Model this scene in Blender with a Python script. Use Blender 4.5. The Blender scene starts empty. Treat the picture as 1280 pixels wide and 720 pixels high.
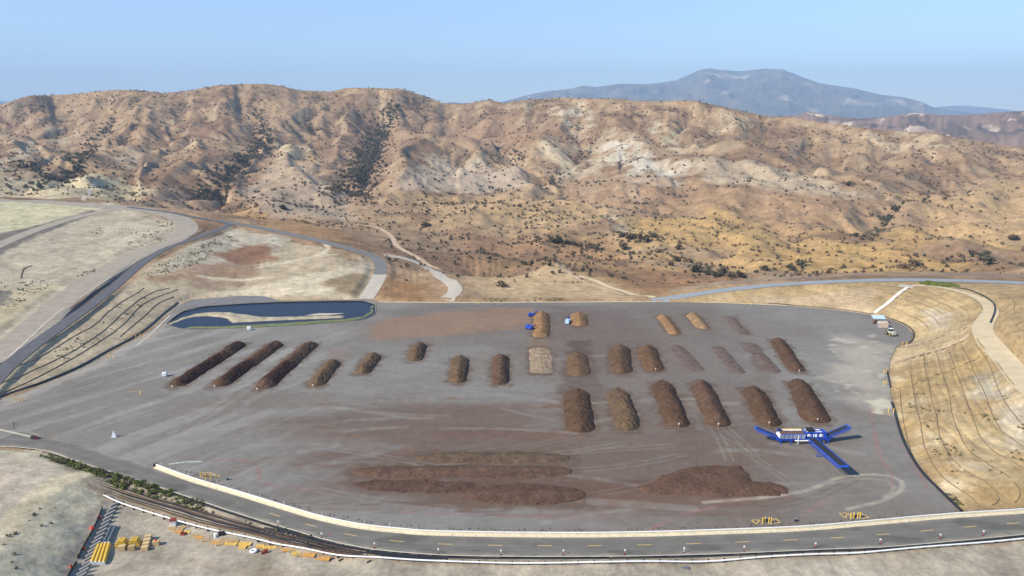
import bpy, bmesh, math, random
import numpy as np
from mathutils import Vector, Matrix
random.seed(7); RNG = np.random.RandomState(11)
SC = bpy.context.scene
COL = SC.collection
R = math.radians

# ------------------------------------------------------------------ camera geometry
F, HY, CAMZ = 950.0, 150.0, 100.0
PITCH = math.atan((360 - HY) / F)
CP, SP = math.cos(PITCH), math.sin(PITCH)
def ray(px, py):
    """world direction through a photo point (origin 0,0,CAMZ), y component normalised to 1: (u, 1, s)"""
    v = (360.0 - py) / F; h = (px - 640.0) / F
    dy = CP + v * SP
    return h / dy, (-SP + v * CP) / dy
def gp(px, py, z=0.0):
    u, s = ray(px, py)
    Y = (z - CAMZ) / s
    return (u * Y, Y, z)
def at_Y(px, py, Y):
    u, s = ray(px, py)
    return (u * Y, Y, CAMZ + s * Y)

# ------------------------------------------------------------------ numpy noise
_P = RNG.permutation(256); _P = np.concatenate([_P, _P, _P])
_ANG = RNG.rand(256) * 2 * np.pi
_GX, _GY = np.cos(_ANG).astype(np.float32), np.sin(_ANG).astype(np.float32)
_RV = RNG.rand(256).astype(np.float32); _RW = RNG.rand(256).astype(np.float32)
def pnoise(x, y, seed=0):
    x = np.asarray(x, np.float32) + seed * 17.31; y = np.asarray(y, np.float32) - seed * 9.17
    xi = np.floor(x); yi = np.floor(y); fx = x - xi; fy = y - yi
    xi = xi.astype(np.int64) & 255; yi = yi.astype(np.int64) & 255
    ux = fx * fx * fx * (fx * (fx * 6 - 15) + 10); uy = fy * fy * fy * (fy * (fy * 6 - 15) + 10)
    def g(i, j):
        h = _P[_P[(xi + i) & 255] + ((yi + j) & 255)]
        return _GX[h] * (fx - i) + _GY[h] * (fy - j)
    a = g(0, 0); b = g(1, 0); c = g(0, 1); d = g(1, 1)
    return ((a + (b - a) * ux) * (1 - uy) + (c + (d - c) * ux) * uy) * 1.5
def fbm(x, y, o=4, seed=0, gain=.5):
    t = 0; a = 1.0; f = 1.0
    for k in range(o):
        t = t + a * pnoise(x * f, y * f, seed + k * 3); a *= gain; f *= 2.03
    return t
def smooth(a, b, x):
    t = np.clip((x - a) / (b - a), 0, 1)
    return t * t * (3 - 2 * t)
def erosion(x, y, dx, dy):
    ix = np.floor(x); iy = np.floor(y); fx = x - ix; fy = y - iy
    h0 = np.zeros_like(x); h1 = np.zeros_like(x); h2 = np.zeros_like(x); wt = np.zeros_like(x)
    ixi = ix.astype(np.int64); iyi = iy.astype(np.int64)
    for i in range(-2, 2):
        for j in range(-2, 2):
            h = _P[_P[(ixi - i) & 255] + ((iyi - j) & 255)]
            px = fx + i - _RV[h] * .5; py = fy + j - _RW[h] * .5
            w = np.exp(-(px * px + py * py) * 2)
            wt += w
            m = (px * dx + py * dy) * (2 * np.pi)
            h0 += np.cos(m) * w; sn = np.sin(m) * w
            h1 -= sn * dx; h2 -= sn * dy
    return h0 / wt, h1 / wt, h2 / wt

# ------------------------------------------------------------------ plan-view geometry helpers
def dist_polyline(x, y, pts, reach=None, closed=False):
    pts = [(p[0], p[1]) for p in pts]
    if closed: pts = pts + [pts[0]]
    out = np.full(x.shape, 1e9, np.float32)
    xs = [p[0] for p in pts]; ys = [p[1] for p in pts]
    if reach is not None:
        m = (x > min(xs) - reach) & (x < max(xs) + reach) & (y > min(ys) - reach) & (y < max(ys) + reach)
    else: m = np.ones(x.shape, bool)
    X = x[m]; Y = y[m]; best = np.full(X.shape, 1e9, np.float32)
    for (x0, y0), (x1, y1) in zip(pts[:-1], pts[1:]):
        ex, ey = x1 - x0, y1 - y0; L = ex * ex + ey * ey + 1e-9
        t = np.clip(((X - x0) * ex + (Y - y0) * ey) / L, 0, 1)
        best = np.minimum(best, np.hypot(X - x0 - t * ex, Y - y0 - t * ey))
    out[m] = best
    return out
def inside_poly(x, y, pts):
    ins = np.zeros(x.shape, bool)
    xs = [p[0] for p in pts]; ys = [p[1] for p in pts]
    m = (x > min(xs)) & (x < max(xs)) & (y > min(ys)) & (y < max(ys))
    X = x[m]; Y = y[m]; c = np.zeros(X.shape, bool)
    n = len(pts)
    for i in range(n):
        x0, y0 = pts[i][0], pts[i][1]; x1, y1 = pts[(i + 1) % n][0], pts[(i + 1) % n][1]
        if y0 == y1: continue
        c ^= ((y0 > Y) != (y1 > Y)) & (X < (x1 - x0) * (Y - y0) / (y1 - y0) + x0)
    ins[m] = c
    return ins
def sd_poly(x, y, pts, reach=60):
    d = dist_polyline(x, y, pts, reach, True)
    return np.where(inside_poly(x, y, pts), d, -d)
def catmull(pts, n=6, closed=False):
    P = [np.array(p, float) for p in pts]; out = []
    N = len(P)
    rng = range(N if closed else N - 1)
    for i in rng:
        p0 = P[(i - 1) % N] if (closed or i > 0) else P[0]; p1 = P[i]; p2 = P[(i + 1) % N]
        p3 = P[(i + 2) % N] if (closed or i + 2 < N) else P[-1]
        for k in range(n):
            t = k / n
            out.append(tuple(.5 * ((2 * p1) + (-p0 + p2) * t + (2 * p0 - 5 * p1 + 4 * p2 - p3) * t * t + (-p0 + 3 * p1 - 3 * p2 + p3) * t ** 3)))
    if not closed: out.append(tuple(P[-1]))
    return out
def resample(pts, step):
    P = np.array(pts, float); d = np.hypot(*(P[1:, :2] - P[:-1, :2]).T); s = np.concatenate([[0], np.cumsum(d)])
    n = max(2, int(round(s[-1] / step)) + 1); q = np.linspace(0, s[-1], n)
    return np.stack([np.interp(q, s, P[:, k]) for k in range(P.shape[1])], 1)

# ------------------------------------------------------------------ outlines read from the photograph (photo points)
PAD_PX = [(-90, 545), (-60, 520), (0, 500), (30, 491), (62, 478), (100, 462), (135, 443), (165, 427), (190, 412), (206, 398), (222, 382), (240, 374.5),
          (300, 369.5), (330, 370), (352, 376), (430, 374.5), (458, 374), (474, 377.5), (560, 378), (700, 377.5), (820, 377.5), (900, 378.5), (985, 382), (1050, 388),
          (1090, 393.5), (1112, 399), (1132, 407), (1141, 416), (1138, 426), (1120, 434), (1113, 450), (1110, 470), (1113, 490), (1118, 515), (1126, 545), (1138, 570),
          (1152, 592), (1172, 612), (1200, 640), (1280, 634), (1400, 622), (1400, 655), (1280, 668), (1175, 678), (1100, 684), (1020, 687), (920, 691.5), (820, 694.5),
          (740, 695.5), (640, 695.5), (560, 694), (500, 690), (462, 686), (412, 676), (375, 665), (320, 649), (250, 626), (175, 601), (107, 580), (50, 562), (0, 557), (-90, 556)]
POND_PX = [(209, 406), (216, 398), (230, 389), (255, 383), (305, 379.5), (355, 377.3), (430, 376), (455, 376.3), (469, 381), (469, 392), (460, 397.5), (442, 401.5),
           (355, 408), (280, 411), (230, 411.5)]
PAD = [gp(*p)[:2] for p in PAD_PX]
POND = [gp(*p)[:2] for p in POND_PX]
SKY_PX = [(-260, 140), (-120, 136), (0, 131.5), (37, 119.5), (84, 118), (148, 112), (175, 113), (205, 116.5), (235, 113.7), (269, 107), (300, 105), (332, 104.7), (353, 107.7),
          (376, 113), (413, 114.5), (436, 109.6), (470, 110), (504, 111.4), (533, 121), (555, 129.4), (580, 130), (612, 124.7), (630, 129), (659, 124.7), (706, 121.9),
          (778, 124), (796, 126), (830, 126), (867, 125.5), (913, 135.5), (957, 145), (993, 147), (1043, 155), (1100, 162.5), (1133, 165), (1162, 166),
          (1216, 175), (1244, 180.5), (1280, 184), (1400, 200), (1540, 214)]
RIDGE_Y = [(-260, 1900), (450, 1900), (520, 1950), (570, 2050), (640, 1750), (800, 1700), (900, 1600), (1000, 1500), (1100, 1400), (1280, 1300), (1540, 1200)]
TOE = [(-260, 235, 900), (0, 236, 900), (100, 244, 840), (180, 252, 800), (260, 264, 780), (350, 277, 760), (430, 288, 740), (550, 302, 720), (700, 322, 690),
       (850, 330, 670), (1000, 334, 640), (1150, 336, 620), (1280, 338, 610), (1540, 345, 600)]
sk = lambda px: float(np.interp(px, [a[0] for a in SKY_PX], [a[1] for a in SKY_PX]))
ry = lambda px: float(np.interp(px, [a[0] for a in RIDGE_Y], [a[1] for a in RIDGE_Y]))
toe = lambda px: (float(np.interp(px, [a[0] for a in TOE], [a[1] for a in TOE])), float(np.interp(px, [a[0] for a in TOE], [a[2] for a in TOE])))

CTRL = []
for i in range(len(PAD)):
    a = np.array(PAD[i]); b = np.array(PAD[(i + 1) % len(PAD)])
    n = max(1, int(np.hypot(*(b - a)) / 14))
    for k in range(n): CTRL.append((*(a + (b - a) * k / n), 0.0))
for p in [(300, 500), (600, 520), (900, 560), (600, 430), (900, 430), (400, 600), (800, 640), (1050, 500), (150, 540)]: CTRL.append(gp(*p))
ZP = [  # (photo x, photo y, ground height)
 (200, 712, -1.5), (400, 718, -1.5), (640, 716, -1.2), (900, 712, -1.2), (1100, 704, -1.2), (1280, 695, -1.2), (1420, 690, -1.2), (640, 800, -1.5), (250, 790, -1.5), (1100, 800, -1.5),
 (0, 575, 2), (60, 588, 2.5), (98, 602, 1.8), (0, 640, 4.5), (60, 660, 3.2), (-100, 600, 5), (0, 712, 5), (95, 655, .6), (66, 712, 1.3), (-120, 720, 8), (125, 628, -.8), (110, 700, -1.2), (-60, 572, 3),
 (150, 620, -1.5), (190, 628, -1.6), (250, 645, -1.6), (350, 672, -1.5), (420, 690, -1.2),
 (0, 440, 5), (-90, 500, 5), (60, 400, 7.5), (110, 362, 10), (160, 335, 12.5), (200, 312, 15.5), (240, 290, 19), (240, 272, 22), (160, 259, 26), (60, 255, 27), (0, 250, 28), (-120, 250, 28),
 (100, 300, 20), (0, 340, 14.5), (-90, 390, 12), (0, 385, 10), (40, 378, 10), (180, 280, 22.5), (0, 280, 26), (-100, 310, 25), (60, 270, 27),
 (30, 455, 3.3), (90, 425, 4), (140, 390, 5), (190, 360, 7),
 (240, 342, 9), (290, 332, 9), (330, 330, 7), (300, 300, 14), (380, 312, 8), (420, 332, 5), (360, 350, 4), (420, 362, 2), (300, 358, 3), (240, 365, 3), (250, 310, 15),
 (278, 275, 20), (320, 284, 17), (362, 293, 13), (405, 303, 9), (441, 310, 6), (466, 320, 4), (475, 333, 2), (472, 350, 1),
 (520, 350, -3), (505, 368, -1.5), (517, 327, -3), (548, 344, -3.5), (568, 358, -2.5),
 (620, 371, -2.5), (655, 362, -4), (690, 335, -3.5), (725, 346, -6), (765, 356, -6), (800, 369, -2), (600, 350, -13), (850, 355, -11), (950, 350, -7), (1050, 345, 4), (1150, 344, 6), (1280, 346, 8), (900, 354, -4),
 (860, 369, 1.5), (900, 363, 3.5), (960, 357, 6), (1050, 351.5, 8), (1150, 350, 9), (1280, 354, 10), (1420, 362, 11),
 (1170, 359, 9.5), (1200, 364, 11), (1225, 374, 12), (1240, 388, 13), (1232, 400, 12.5), (1238, 430, 13), (1262, 455, 13.5), (1280, 478, 14), (1360, 530, 15),
 (1262, 382, 17), (1280, 400, 20), (1280, 430, 18), (1262, 366, 14), (1420, 400, 26), (1420, 460, 25),
 (1180, 480, 6), (1230, 520, 8), (1280, 560, 7), (1160, 530, 3.5), (1200, 580, 4), (1240, 612, 2.2), (1280, 622, 1), (1420, 600, 4), (1150, 450, 3.5), (1180, 430, 6.5), (1150, 385, 5), (1620, 385, 20), (1620, 430, 22), (1620, 560, 9), (1620, 640, 0), (1620, 700, -1.2), (-320, 420, 14), (-320, 500, 7), (-320, 560, 4), (-320, 700, 8), (1010, 371, 3.5), (1100, 375, 5)]
for p in ZP: CTRL.append(gp(p[0], p[1], p[2]))
for px in range(-240, 1540, 60):
    pt, yt = toe(px); pr, yr = sk(px), ry(px)
    for t in (0, .25, .5, .75, 1):
        CTRL.append(at_Y(px, pt + (pr - pt) * t, yt + (yr - yt) * t))
    x, y, z = CTRL[-1]
    CTRL.append((x * 1.12, y * 1.12, z - 35)); CTRL.append((x * 1.4, y * 1.4, z * .3 - 20)); CTRL.append((x * 3400 / y, 3400, -60))
CTRL = np.array(CTRL)

NU, NR = 1480, 1330
UMAX, R0, R1 = 1.1, 108.0, 3400.0
U = np.linspace(-UMAX, UMAX, NU); RR = np.geomspace(R0, R1, NR)
def rbf_fit(C):
    d = np.hypot(C[:, None, 0] - C[None, :, 0], C[:, None, 1] - C[None, :, 1]) / 100
    n = len(C); A = np.zeros((n + 3, n + 3)); A[:n, :n] = -np.sqrt(d * d + .003) - np.eye(n) * .0015
    A[:n, n] = 1; A[:n, n + 1] = C[:, 0] / 100; A[:n, n + 2] = C[:, 1] / 100; A[n:, :n] = A[:n, n:].T
    return np.linalg.solve(A, np.concatenate([C[:, 2], [0, 0, 0]]))
_, keep = np.unique(np.round(CTRL[:, :2], 1), axis=0, return_index=True); CTRL = CTRL[keep]
W = rbf_fit(CTRL)
def rbf_eval(x, y):
    o = np.empty(x.size); xf = x.ravel(); yf = y.ravel()
    for i in range(0, xf.size, 20000):
        a, b = xf[i:i + 20000, None], yf[i:i + 20000, None]
        d2 = ((a - CTRL[:, 0]) ** 2 + (b - CTRL[:, 1]) ** 2) / 1e4 + .003
        o[i:i + 20000] = -np.sqrt(d2) @ W[:-3] + W[-3] + W[-2] * a[:, 0] / 100 + W[-1] * b[:, 0] / 100
    return o.reshape(x.shape)
cu = np.linspace(0, NU - 1, 260); cr = np.linspace(0, NR - 1, 266)
CUg = np.interp(cu, np.arange(NU), U); CRg = np.exp(np.interp(cr, np.arange(NR), np.log(RR)))
Zc = rbf_eval(CUg[None, :] * CRg[:, None], np.repeat(CRg[:, None], 260, 1))
def up(Zc):
    T = np.empty((len(cr), NU)); 
    for i in range(len(cr)): T[i] = np.interp(np.arange(NU), cu, Zc[i])
    O = np.empty((NR, NU)); idx = np.arange(NR)
    k = np.clip(np.searchsorted(cr, idx, side='right') - 1, 0, len(cr) - 2); f = ((idx - cr[k]) / (cr[k + 1] - cr[k]))[:, None]
    return T[k] * (1 - f) + T[k + 1] * f
Z = up(Zc)
UU = np.repeat(U[None, :], NR, 0); RG = np.repeat(RR[:, None], NU, 1)
X = (UU * RG).astype(np.float32); Y = RG.astype(np.float32)
LR0, LRS = math.log(R0), (math.log(R1) - math.log(R0)) / (NR - 1)
def samp(A, x, y):
    x = np.asarray(x, float); y = np.maximum(np.asarray(y, float), R0)
    fu = np.clip((x / y + UMAX) / (2 * UMAX) * (NU - 1), 0, NU - 1.001); fr = np.clip((np.log(y) - LR0) / LRS, 0, NR - 1.001)
    i = fu.astype(int); j = fr.astype(int); a = fu - i; b = fr - j
    return (A[j, i] * (1 - a) + A[j, i + 1] * a) * (1 - b) + (A[j + 1, i] * (1 - a) + A[j + 1, i + 1] * a) * b
def tp(px, py, up_=0.0):
    """ground point seen at a photo point"""
    u, s = ray(px, py)
    fu = min(max((u + UMAX) / (2 * UMAX) * (NU - 1), 0), NU - 1.001); i = int(fu); a = fu - i
    col = Z[:, i] * (1 - a) + Z[:, i + 1] * a
    d = CAMZ + s * RR - col
    k = np.argmax(d < 0)
    if d[k] >= 0: k = NR - 1
    if k == 0: r = RR[0]
    else:
        t = d[k - 1] / (d[k - 1] - d[k] + 1e-9); r = RR[k - 1] + (RR[k] - RR[k - 1]) * t
    return (u * r, r, float(samp(Z, u * r, r)) + up_)
def hz(x, y): return float(samp(Z, x, y))
def W2(pts): return [tp(*p)[:2] for p in pts]

# ---- relief of the hills
UT = [ray(a[0], a[1])[0] for a in TOE]; TOEY = np.interp(U, UT, [a[2] for a in TOE])
UR_ = [ray(a[0], sk(a[0]))[0] for a in RIDGE_Y]; RIDY = np.interp(U, UR_, [a[1] for a in RIDGE_Y])
T = (RG - TOEY[None, :]) / (RIDY - TOEY)[None, :]
hm = smooth(-.25, .45, T).astype(np.float32)
dpad_all = sd_poly(X, Y, PAD, 80)
DETAIL = np.zeros_like(Z)
LINES = [  # gullies (negative) and spurs (positive): points, height, width
 ([(140, 152), (115, 176), (95, 205), (70, 226), (45, 234)], -26, 45), ([(318, 130), (330, 165), (322, 190), (290, 215), (264, 250)], -38, 50),
 ([(500, 136), (480, 160), (465, 185), (455, 215), (435, 246)], -40, 50), ([(612, 180), (650, 200), (672, 215), (697, 238)], -26, 40),
 ([(728, 186), (708, 205), (697, 225), (700, 252)], -24, 45), ([(955, 160), (905, 178), (868, 195), (850, 210)], -20, 35),
 ([(1060, 200), (1035, 215), (1010, 228)], -16, 28), ([(1155, 253), (1110, 277), (1075, 298)], -9, 18), ([(385, 150), (390, 180), (400, 215)], -20, 35),
 ([(210, 150), (205, 180), (180, 210), (165, 240)], -16, 30), ([(1262, 195), (1225, 225), (1190, 250)], -14, 30), ([(860, 150), (845, 165), (826, 180)], -14, 26),
 ([(20, 150), (45, 175), (60, 195), (40, 220)], -18, 35),
 ([(470, 228), (520, 198), (560, 190), (620, 203), (690, 236)], 26, 60), ([(694, 236), (735, 205), (772, 180), (808, 198), (838, 228)], 20, 70),
 ([(867, 197), (928, 202), (993, 218), (1050, 236), (1100, 247)], 16, 35), ([(345, 150), (352, 185), (370, 215), (415, 245)], 26, 60),
 ([(190, 140), (160, 160), (128, 184), (80, 214)], 22, 45), ([(235, 130), (238, 165), (252, 195), (265, 232)], 18, 45), ([(20, 185), (60, 205), (100, 232)], 15, 40),
 ([(1010, 165), (1000, 185), (985, 205)], 12, 35), ([(1180, 175), (1150, 200), (1130, 225)], 12, 35), ([(430, 130), (425, 160), (420, 195)], 16, 40)]
for pts, h, w in LINES:
    h *= .74; w *= 1.4
    wp = W2(pts); d = dist_polyline(X, Y, catmull(wp, 5), w * 4)
    DETAIL += h * (1 / (1 + (d / w) ** 1.7)) * np.where(d < w * 4, 1, 0) * smooth(4.0, 2.2, d / w)
gr = np.gradient(Z, axis=0) / np.gradient(RR)[:, None]; gu = np.gradient(Z, axis=1) / (U[1] - U[0])
Zb = Z + DETAIL + fbm(X / 420, Y / 420, 3, 5) * 14 * hm
gu = np.gradient(Zb, axis=1) / (U[1] - U[0]); gr = np.gradient(Zb, axis=0) / np.gradient(RR)[:, None]
gx = gu / RG; gy = gr - gx * UU
gx = np.clip(gx * 3.2, -1.3, 1.3).astype(np.float32); gy = np.clip(gy * 3.2, -1.3, 1.3).astype(np.float32)
S = 1 / 175.0; h = np.zeros_like(X); hx = np.zeros_like(X); hy = np.zeros_like(X); a = 1.0; f = 1.0
wx = X + 30 * pnoise(X / 90, Y / 90, 3); wy = Y + 30 * pnoise(X / 90, Y / 90, 8)
for o in range(5):
    qx = gy + hy * 1.2; qy = -gx - hx * 1.2; qm = np.maximum(1, np.hypot(qx, qy) / 1.25)
    e0, e1, e2 = erosion(wx * S * f, wy * S * f, qx / qm, qy / qm)
    h += e0 * a; hx += e1 * a * f * .6; hy += e2 * a * f * .6; a *= .53; f *= 1.95
gully = h.copy()
amp = 8.0 * hm * smooth(3.0, 1.2, T) + 5.0 * smooth(-.4, -.02, T) * (1 - hm)
DETAIL += fbm(X / 420, Y / 420, 3, 5) * 14 * hm + h * amp + fbm(X / 60, Y / 60, 4, 21) * (2.6 * hm + 1.2 * smooth(-.6, -.1, T))
DETAIL += (9 * (.35 - np.abs(fbm(X / 120, Y / 170, 3, 33))) + 5 * fbm(X / 60, Y / 80, 3, 34)) * smooth(-.32, .0, T) * smooth(.75, .3, T) * smooth(-.15, .05, UU)
for _ in range(2):
    D2 = DETAIL.copy(); D2[1:-1, 1:-1] = DETAIL[1:-1, 1:-1] * .4 + .15 * (DETAIL[:-2, 1:-1] + DETAIL[2:, 1:-1] + DETAIL[1:-1, :-2] + DETAIL[1:-1, 2:]); DETAIL = D2
Z = Z + DETAIL * smooth(-.6, .05, T)
# ridge heights trimmed to the silhouette seen in the photograph
st = np.array([ray(p, q)[1] for p, q in SKY_PX]); su = np.array([ray(p, q)[0] for p, q in SKY_PX])
starget = np.interp(U, su, st)
for it in range(4):
    ang = (Z - CAMZ) / RG; ang[:400] = -9
    k = np.argmax(ang, 0); sa = ang[k, np.arange(NU)]; rk = RR[k]
    dz = (starget - sa) * rk
    dz = np.convolve(np.pad(dz, 12, 'edge'), np.ones(25) / 25, 'valid') if it < 2 else np.convolve(np.pad(dz, 2, 'edge'), np.ones(5) / 5, 'valid')
    Z = Z + dz[None, :] * (smooth(.25, .95, T) if it < 2 else smooth(.6, .97, T))
tm = smooth(3, 9, -dpad_all) * (Y < 440) * (1 - hm) * (smooth(.33, .42, UU))
tm = tm * (Z > 1.0)
Z = Z + tm * .2 * np.sin(Z * 2 * np.pi / .95 + .5 * pnoise(X / 20, Y / 20, 12))
TERR = tm * np.sin(Z * 2 * np.pi / .95)
# small unevenness of the made ground, none on the pad
Z = Z + fbm(X / 25, Y / 25, 3, 40) * .35 * smooth(2, 20, -dpad_all) * (1 - hm)
Zpre = Z.copy()
inpad = dpad_all > 0
Z = np.where(inpad, -.6, Z)
edge = (dpad_all <= 0) & (dpad_all > -5)
Z = np.where(edge, Z * smooth(0, 5, -dpad_all) - .15 * (1 - smooth(0, 5, -dpad_all)), Z)
lift = (dpad_all <= -0) & (Y < 430)
# road corridors (centre lines in photo points, half width m)
def corridor(pts, hw, blend=6.0, n=6):
    global Z
    c = np.array([tp(*p) for p in pts]); c = np.array(catmull(c, n)); c = resample(c, 4.0)
    zz = c[:, 2].copy()
    for _ in range(30): zz[1:-1] = (zz[:-2] + zz[1:-1] * 2 + zz[2:]) / 4
    c[:, 2] = zz
    m = (X > c[:, 0].min() - hw - blend) & (X < c[:, 0].max() + hw + blend) & (Y > c[:, 1].min() - hw - blend) & (Y < c[:, 1].max() + hw + blend)
    xs = X[m]; ys = Y[m]; bd = np.full(xs.shape, 1e9); bz = np.zeros(xs.shape)
    for a, b in zip(c[:-1], c[1:]):
        e = b[:2] - a[:2]; L = e @ e + 1e-9; t = np.clip(((xs - a[0]) * e[0] + (ys - a[1]) * e[1]) / L, 0, 1)
        d = np.hypot(xs - a[0] - t * e[0], ys - a[1] - t * e[1]); q = d < bd
        bd = np.where(q, d, bd); bz = np.where(q, a[2] + (b[2] - a[2]) * t, bz)
    w = 1 - smooth(hw, hw + blend, bd)
    w = w * (1 - (dpad_all[m] > -1))
    Z[m] = Z[m] * (1 - w) + bz * w
    return c
RD = {}
RD['haul'] = corridor([(-60, 490), (0, 447), (40, 412), (84, 374), (128, 341), (168, 320), (207, 304), (231, 291), (231, 279), (210, 268), (170, 261), (110, 256), (50, 252.5), (0, 251), (-90, 250)], 9)
RD['asphalt'] = corridor([(-40, 512), (4, 462), (40, 434), (72, 410), (128, 371), (175, 331), (207, 311), (240, 299.5), (265, 290.5), (286, 282.5), (276, 277), (240, 271), (212, 265.5), (160, 259)], 3.5, 3)
RD['branch'] = corridor([(140, 262), (100, 271), (50, 286), (0, 306), (-60, 335)], 6)
RD['valley'] = corridor([(272, 275.5), (320, 284), (362, 293), (405, 303), (441, 311), (466, 321), (476, 334), (472, 350), (457, 374)], 4.5)
RD['north'] = corridor([(815, 376), (860, 369.5), (900, 363.5), (960, 357), (1050, 351.5), (1150, 350), (1280, 354), (1400, 361)], 4.5)
RD['bench'] = corridor([(1140, 357), (1170, 359), (1200, 364), (1226, 374), (1239, 387), (1232, 401), (1228, 412), (1238, 430), (1260, 454), (1284, 482), (1340, 530)], 3.6, 4)
RD['dirt'] = corridor([(430, 280), (469, 283), (489, 296), (497, 308), (528, 325), (548, 336)], 2.5, 3)
inpond = sd_poly(X, Y, POND, 20)
Z = np.where(inpond > 0, -3.0, Z)

# ------------------------------------------------------------------ materials
def newmat(name):
    m = bpy.data.materials.new(name); m.use_nodes = True
    return m, m.node_tree.nodes, m.node_tree.links, m.node_tree.nodes['Principled BSDF']
def basic(name, col, rough=.8, var=.15, scale=3.0, metal=0.0, bump=0.0, spec=.3, island=0.0):
    m, N, L, b = newmat(name)
    b.inputs['Roughness'].default_value = rough; b.inputs['Metallic'].default_value = metal
    b.inputs['Specular IOR Level'].default_value = spec
    tc = N.new('ShaderNodeTexCoord'); n = N.new('ShaderNodeTexNoise'); n.inputs['Scale'].default_value = scale; n.inputs['Detail'].default_value = 6
    L.new(tc.outputs['Object'], n.inputs['Vector'])
    r = N.new('ShaderNodeMapRange'); r.inputs['From Min'].default_value = .25; r.inputs['From Max'].default_value = .75
    r.inputs['To Min'].default_value = 1 - var; r.inputs['To Max'].default_value = 1 + var
    L.new(n.outputs['Fac'], r.inputs['Value'])
    mx = N.new('ShaderNodeVectorMath'); mx.operation = 'SCALE'; mx.inputs[0].default_value = col
    fac = r.outputs['Result']
    if island:
        g = N.new('ShaderNodeNewGeometry'); rr = N.new('ShaderNodeMapRange'); rr.inputs['To Min'].default_value = 1 - island; rr.inputs['To Max'].default_value = 1 + island
        L.new(g.outputs['Random Per Island'], rr.inputs['Value']); mm = N.new('ShaderNodeMath'); mm.operation = 'MULTIPLY'
        L.new(fac, mm.inputs[0]); L.new(rr.outputs['Result'], mm.inputs[1]); fac = mm.outputs[0]
    L.new(fac, mx.inputs['Scale']); L.new(mx.outputs[0], b.inputs['Base Color'])
    if bump:
        bp = N.new('ShaderNodeBump'); bp.inputs['Distance'].default_value = bump; L.new(n.outputs['Fac'], bp.inputs['Height']); L.new(bp.outputs[0], b.inputs['Normal'])
    return m
def ground_mat(name, scales, var=.2, bump=0.0, bscale=.3, rough=1.0):
    """multiplies the surface's own colour attribute by world-space noise at several sizes"""
    m, N, L, b = newmat(name)
    b.inputs['Roughness'].default_value = rough; b.inputs['Specular IOR Level'].default_value = .08
    at = N.new('ShaderNodeAttribute'); at.attribute_name = 'soil'
    ge = N.new('ShaderNodeNewGeometry'); cur = at.outputs['Color']
    for i, (s, v) in enumerate(scales):
        n = N.new('ShaderNodeTexNoise'); n.inputs['Scale'].default_value = s; n.inputs['Detail'].default_value = 5; n.inputs['Roughness'].default_value = .62
        L.new(ge.outputs['Position'], n.inputs['Vector'])
        r = N.new('ShaderNodeMapRange'); r.inputs['From Min'].default_value = .28; r.inputs['From Max'].default_value = .72
        r.inputs['To Min'].default_value = 1 - v; r.inputs['To Max'].default_value = 1 + v
        L.new(n.outputs['Fac'], r.inputs['Value'])
        mx = N.new('ShaderNodeVectorMath'); mx.operation = 'SCALE'; L.new(cur, mx.inputs[0]); L.new(r.outputs['Result'], mx.inputs['Scale']); cur = mx.outputs[0]
    L.new(cur, b.inputs['Base Color'])
    if bump:
        n = N.new('ShaderNodeTexNoise'); n.inputs['Scale'].default_value = bscale; n.inputs['Detail'].default_value = 7
        L.new(ge.outputs['Position'], n.inputs['Vector'])
        bp = N.new('ShaderNodeBump'); bp.inputs['Distance'].default_value = bump; bp.inputs['Strength'].default_value = 1; L.new(n.outputs['Fac'], bp.inputs['Height']); L.new(bp.outputs[0], b.inputs['Normal'])
    return m

# ------------------------------------------------------------------ object helpers
def tag(o, label=None, cat=None, group=None, kind=None):
    if label: o['label'] = label
    if cat: o['category'] = cat
    if group: o['group'] = group
    if kind: o['kind'] = kind
    return o
def link(name, me, mat=None, parent=None, loc=None):
    o = bpy.data.objects.new(name, me); COL.objects.link(o)
    if mat is not None and me is not None and not me.materials: me.materials.append(mat)
    if parent: o.parent = parent
    if loc: o.location = loc
    return o
def empty(name, loc, rz=0.0):
    o = bpy.data.objects.new(name, None); COL.objects.link(o); o.location = loc; o.rotation_euler = (0, 0, rz); return o
def mesh_np(name, V, Fq, smooth_=True, colour=None):
    me = bpy.data.meshes.new(name)
    V = np.asarray(V, np.float32); Fq = np.asarray(Fq, np.int32); k = Fq.shape[1]
    me.vertices.add(len(V)); me.vertices.foreach_set('co', V.ravel())
    me.loops.add(Fq.size); me.loops.foreach_set('vertex_index', Fq.ravel())
    me.polygons.add(len(Fq)); me.polygons.foreach_set('loop_start', np.arange(0, Fq.size, k, dtype=np.int32))
    me.polygons.foreach_set('loop_total', np.full(len(Fq), k, np.int32))
    me.polygons.foreach_set('use_smooth', np.full(len(Fq), smooth_))
    me.update(calc_edges=True)
    if colour is not None:
        a = me.attributes.new('soil', 'FLOAT_COLOR', 'POINT')
        c = np.ones((len(V), 4), np.float32); c[:, :3] = colour; a.data.foreach_set('color', c.ravel())
    return me
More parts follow.
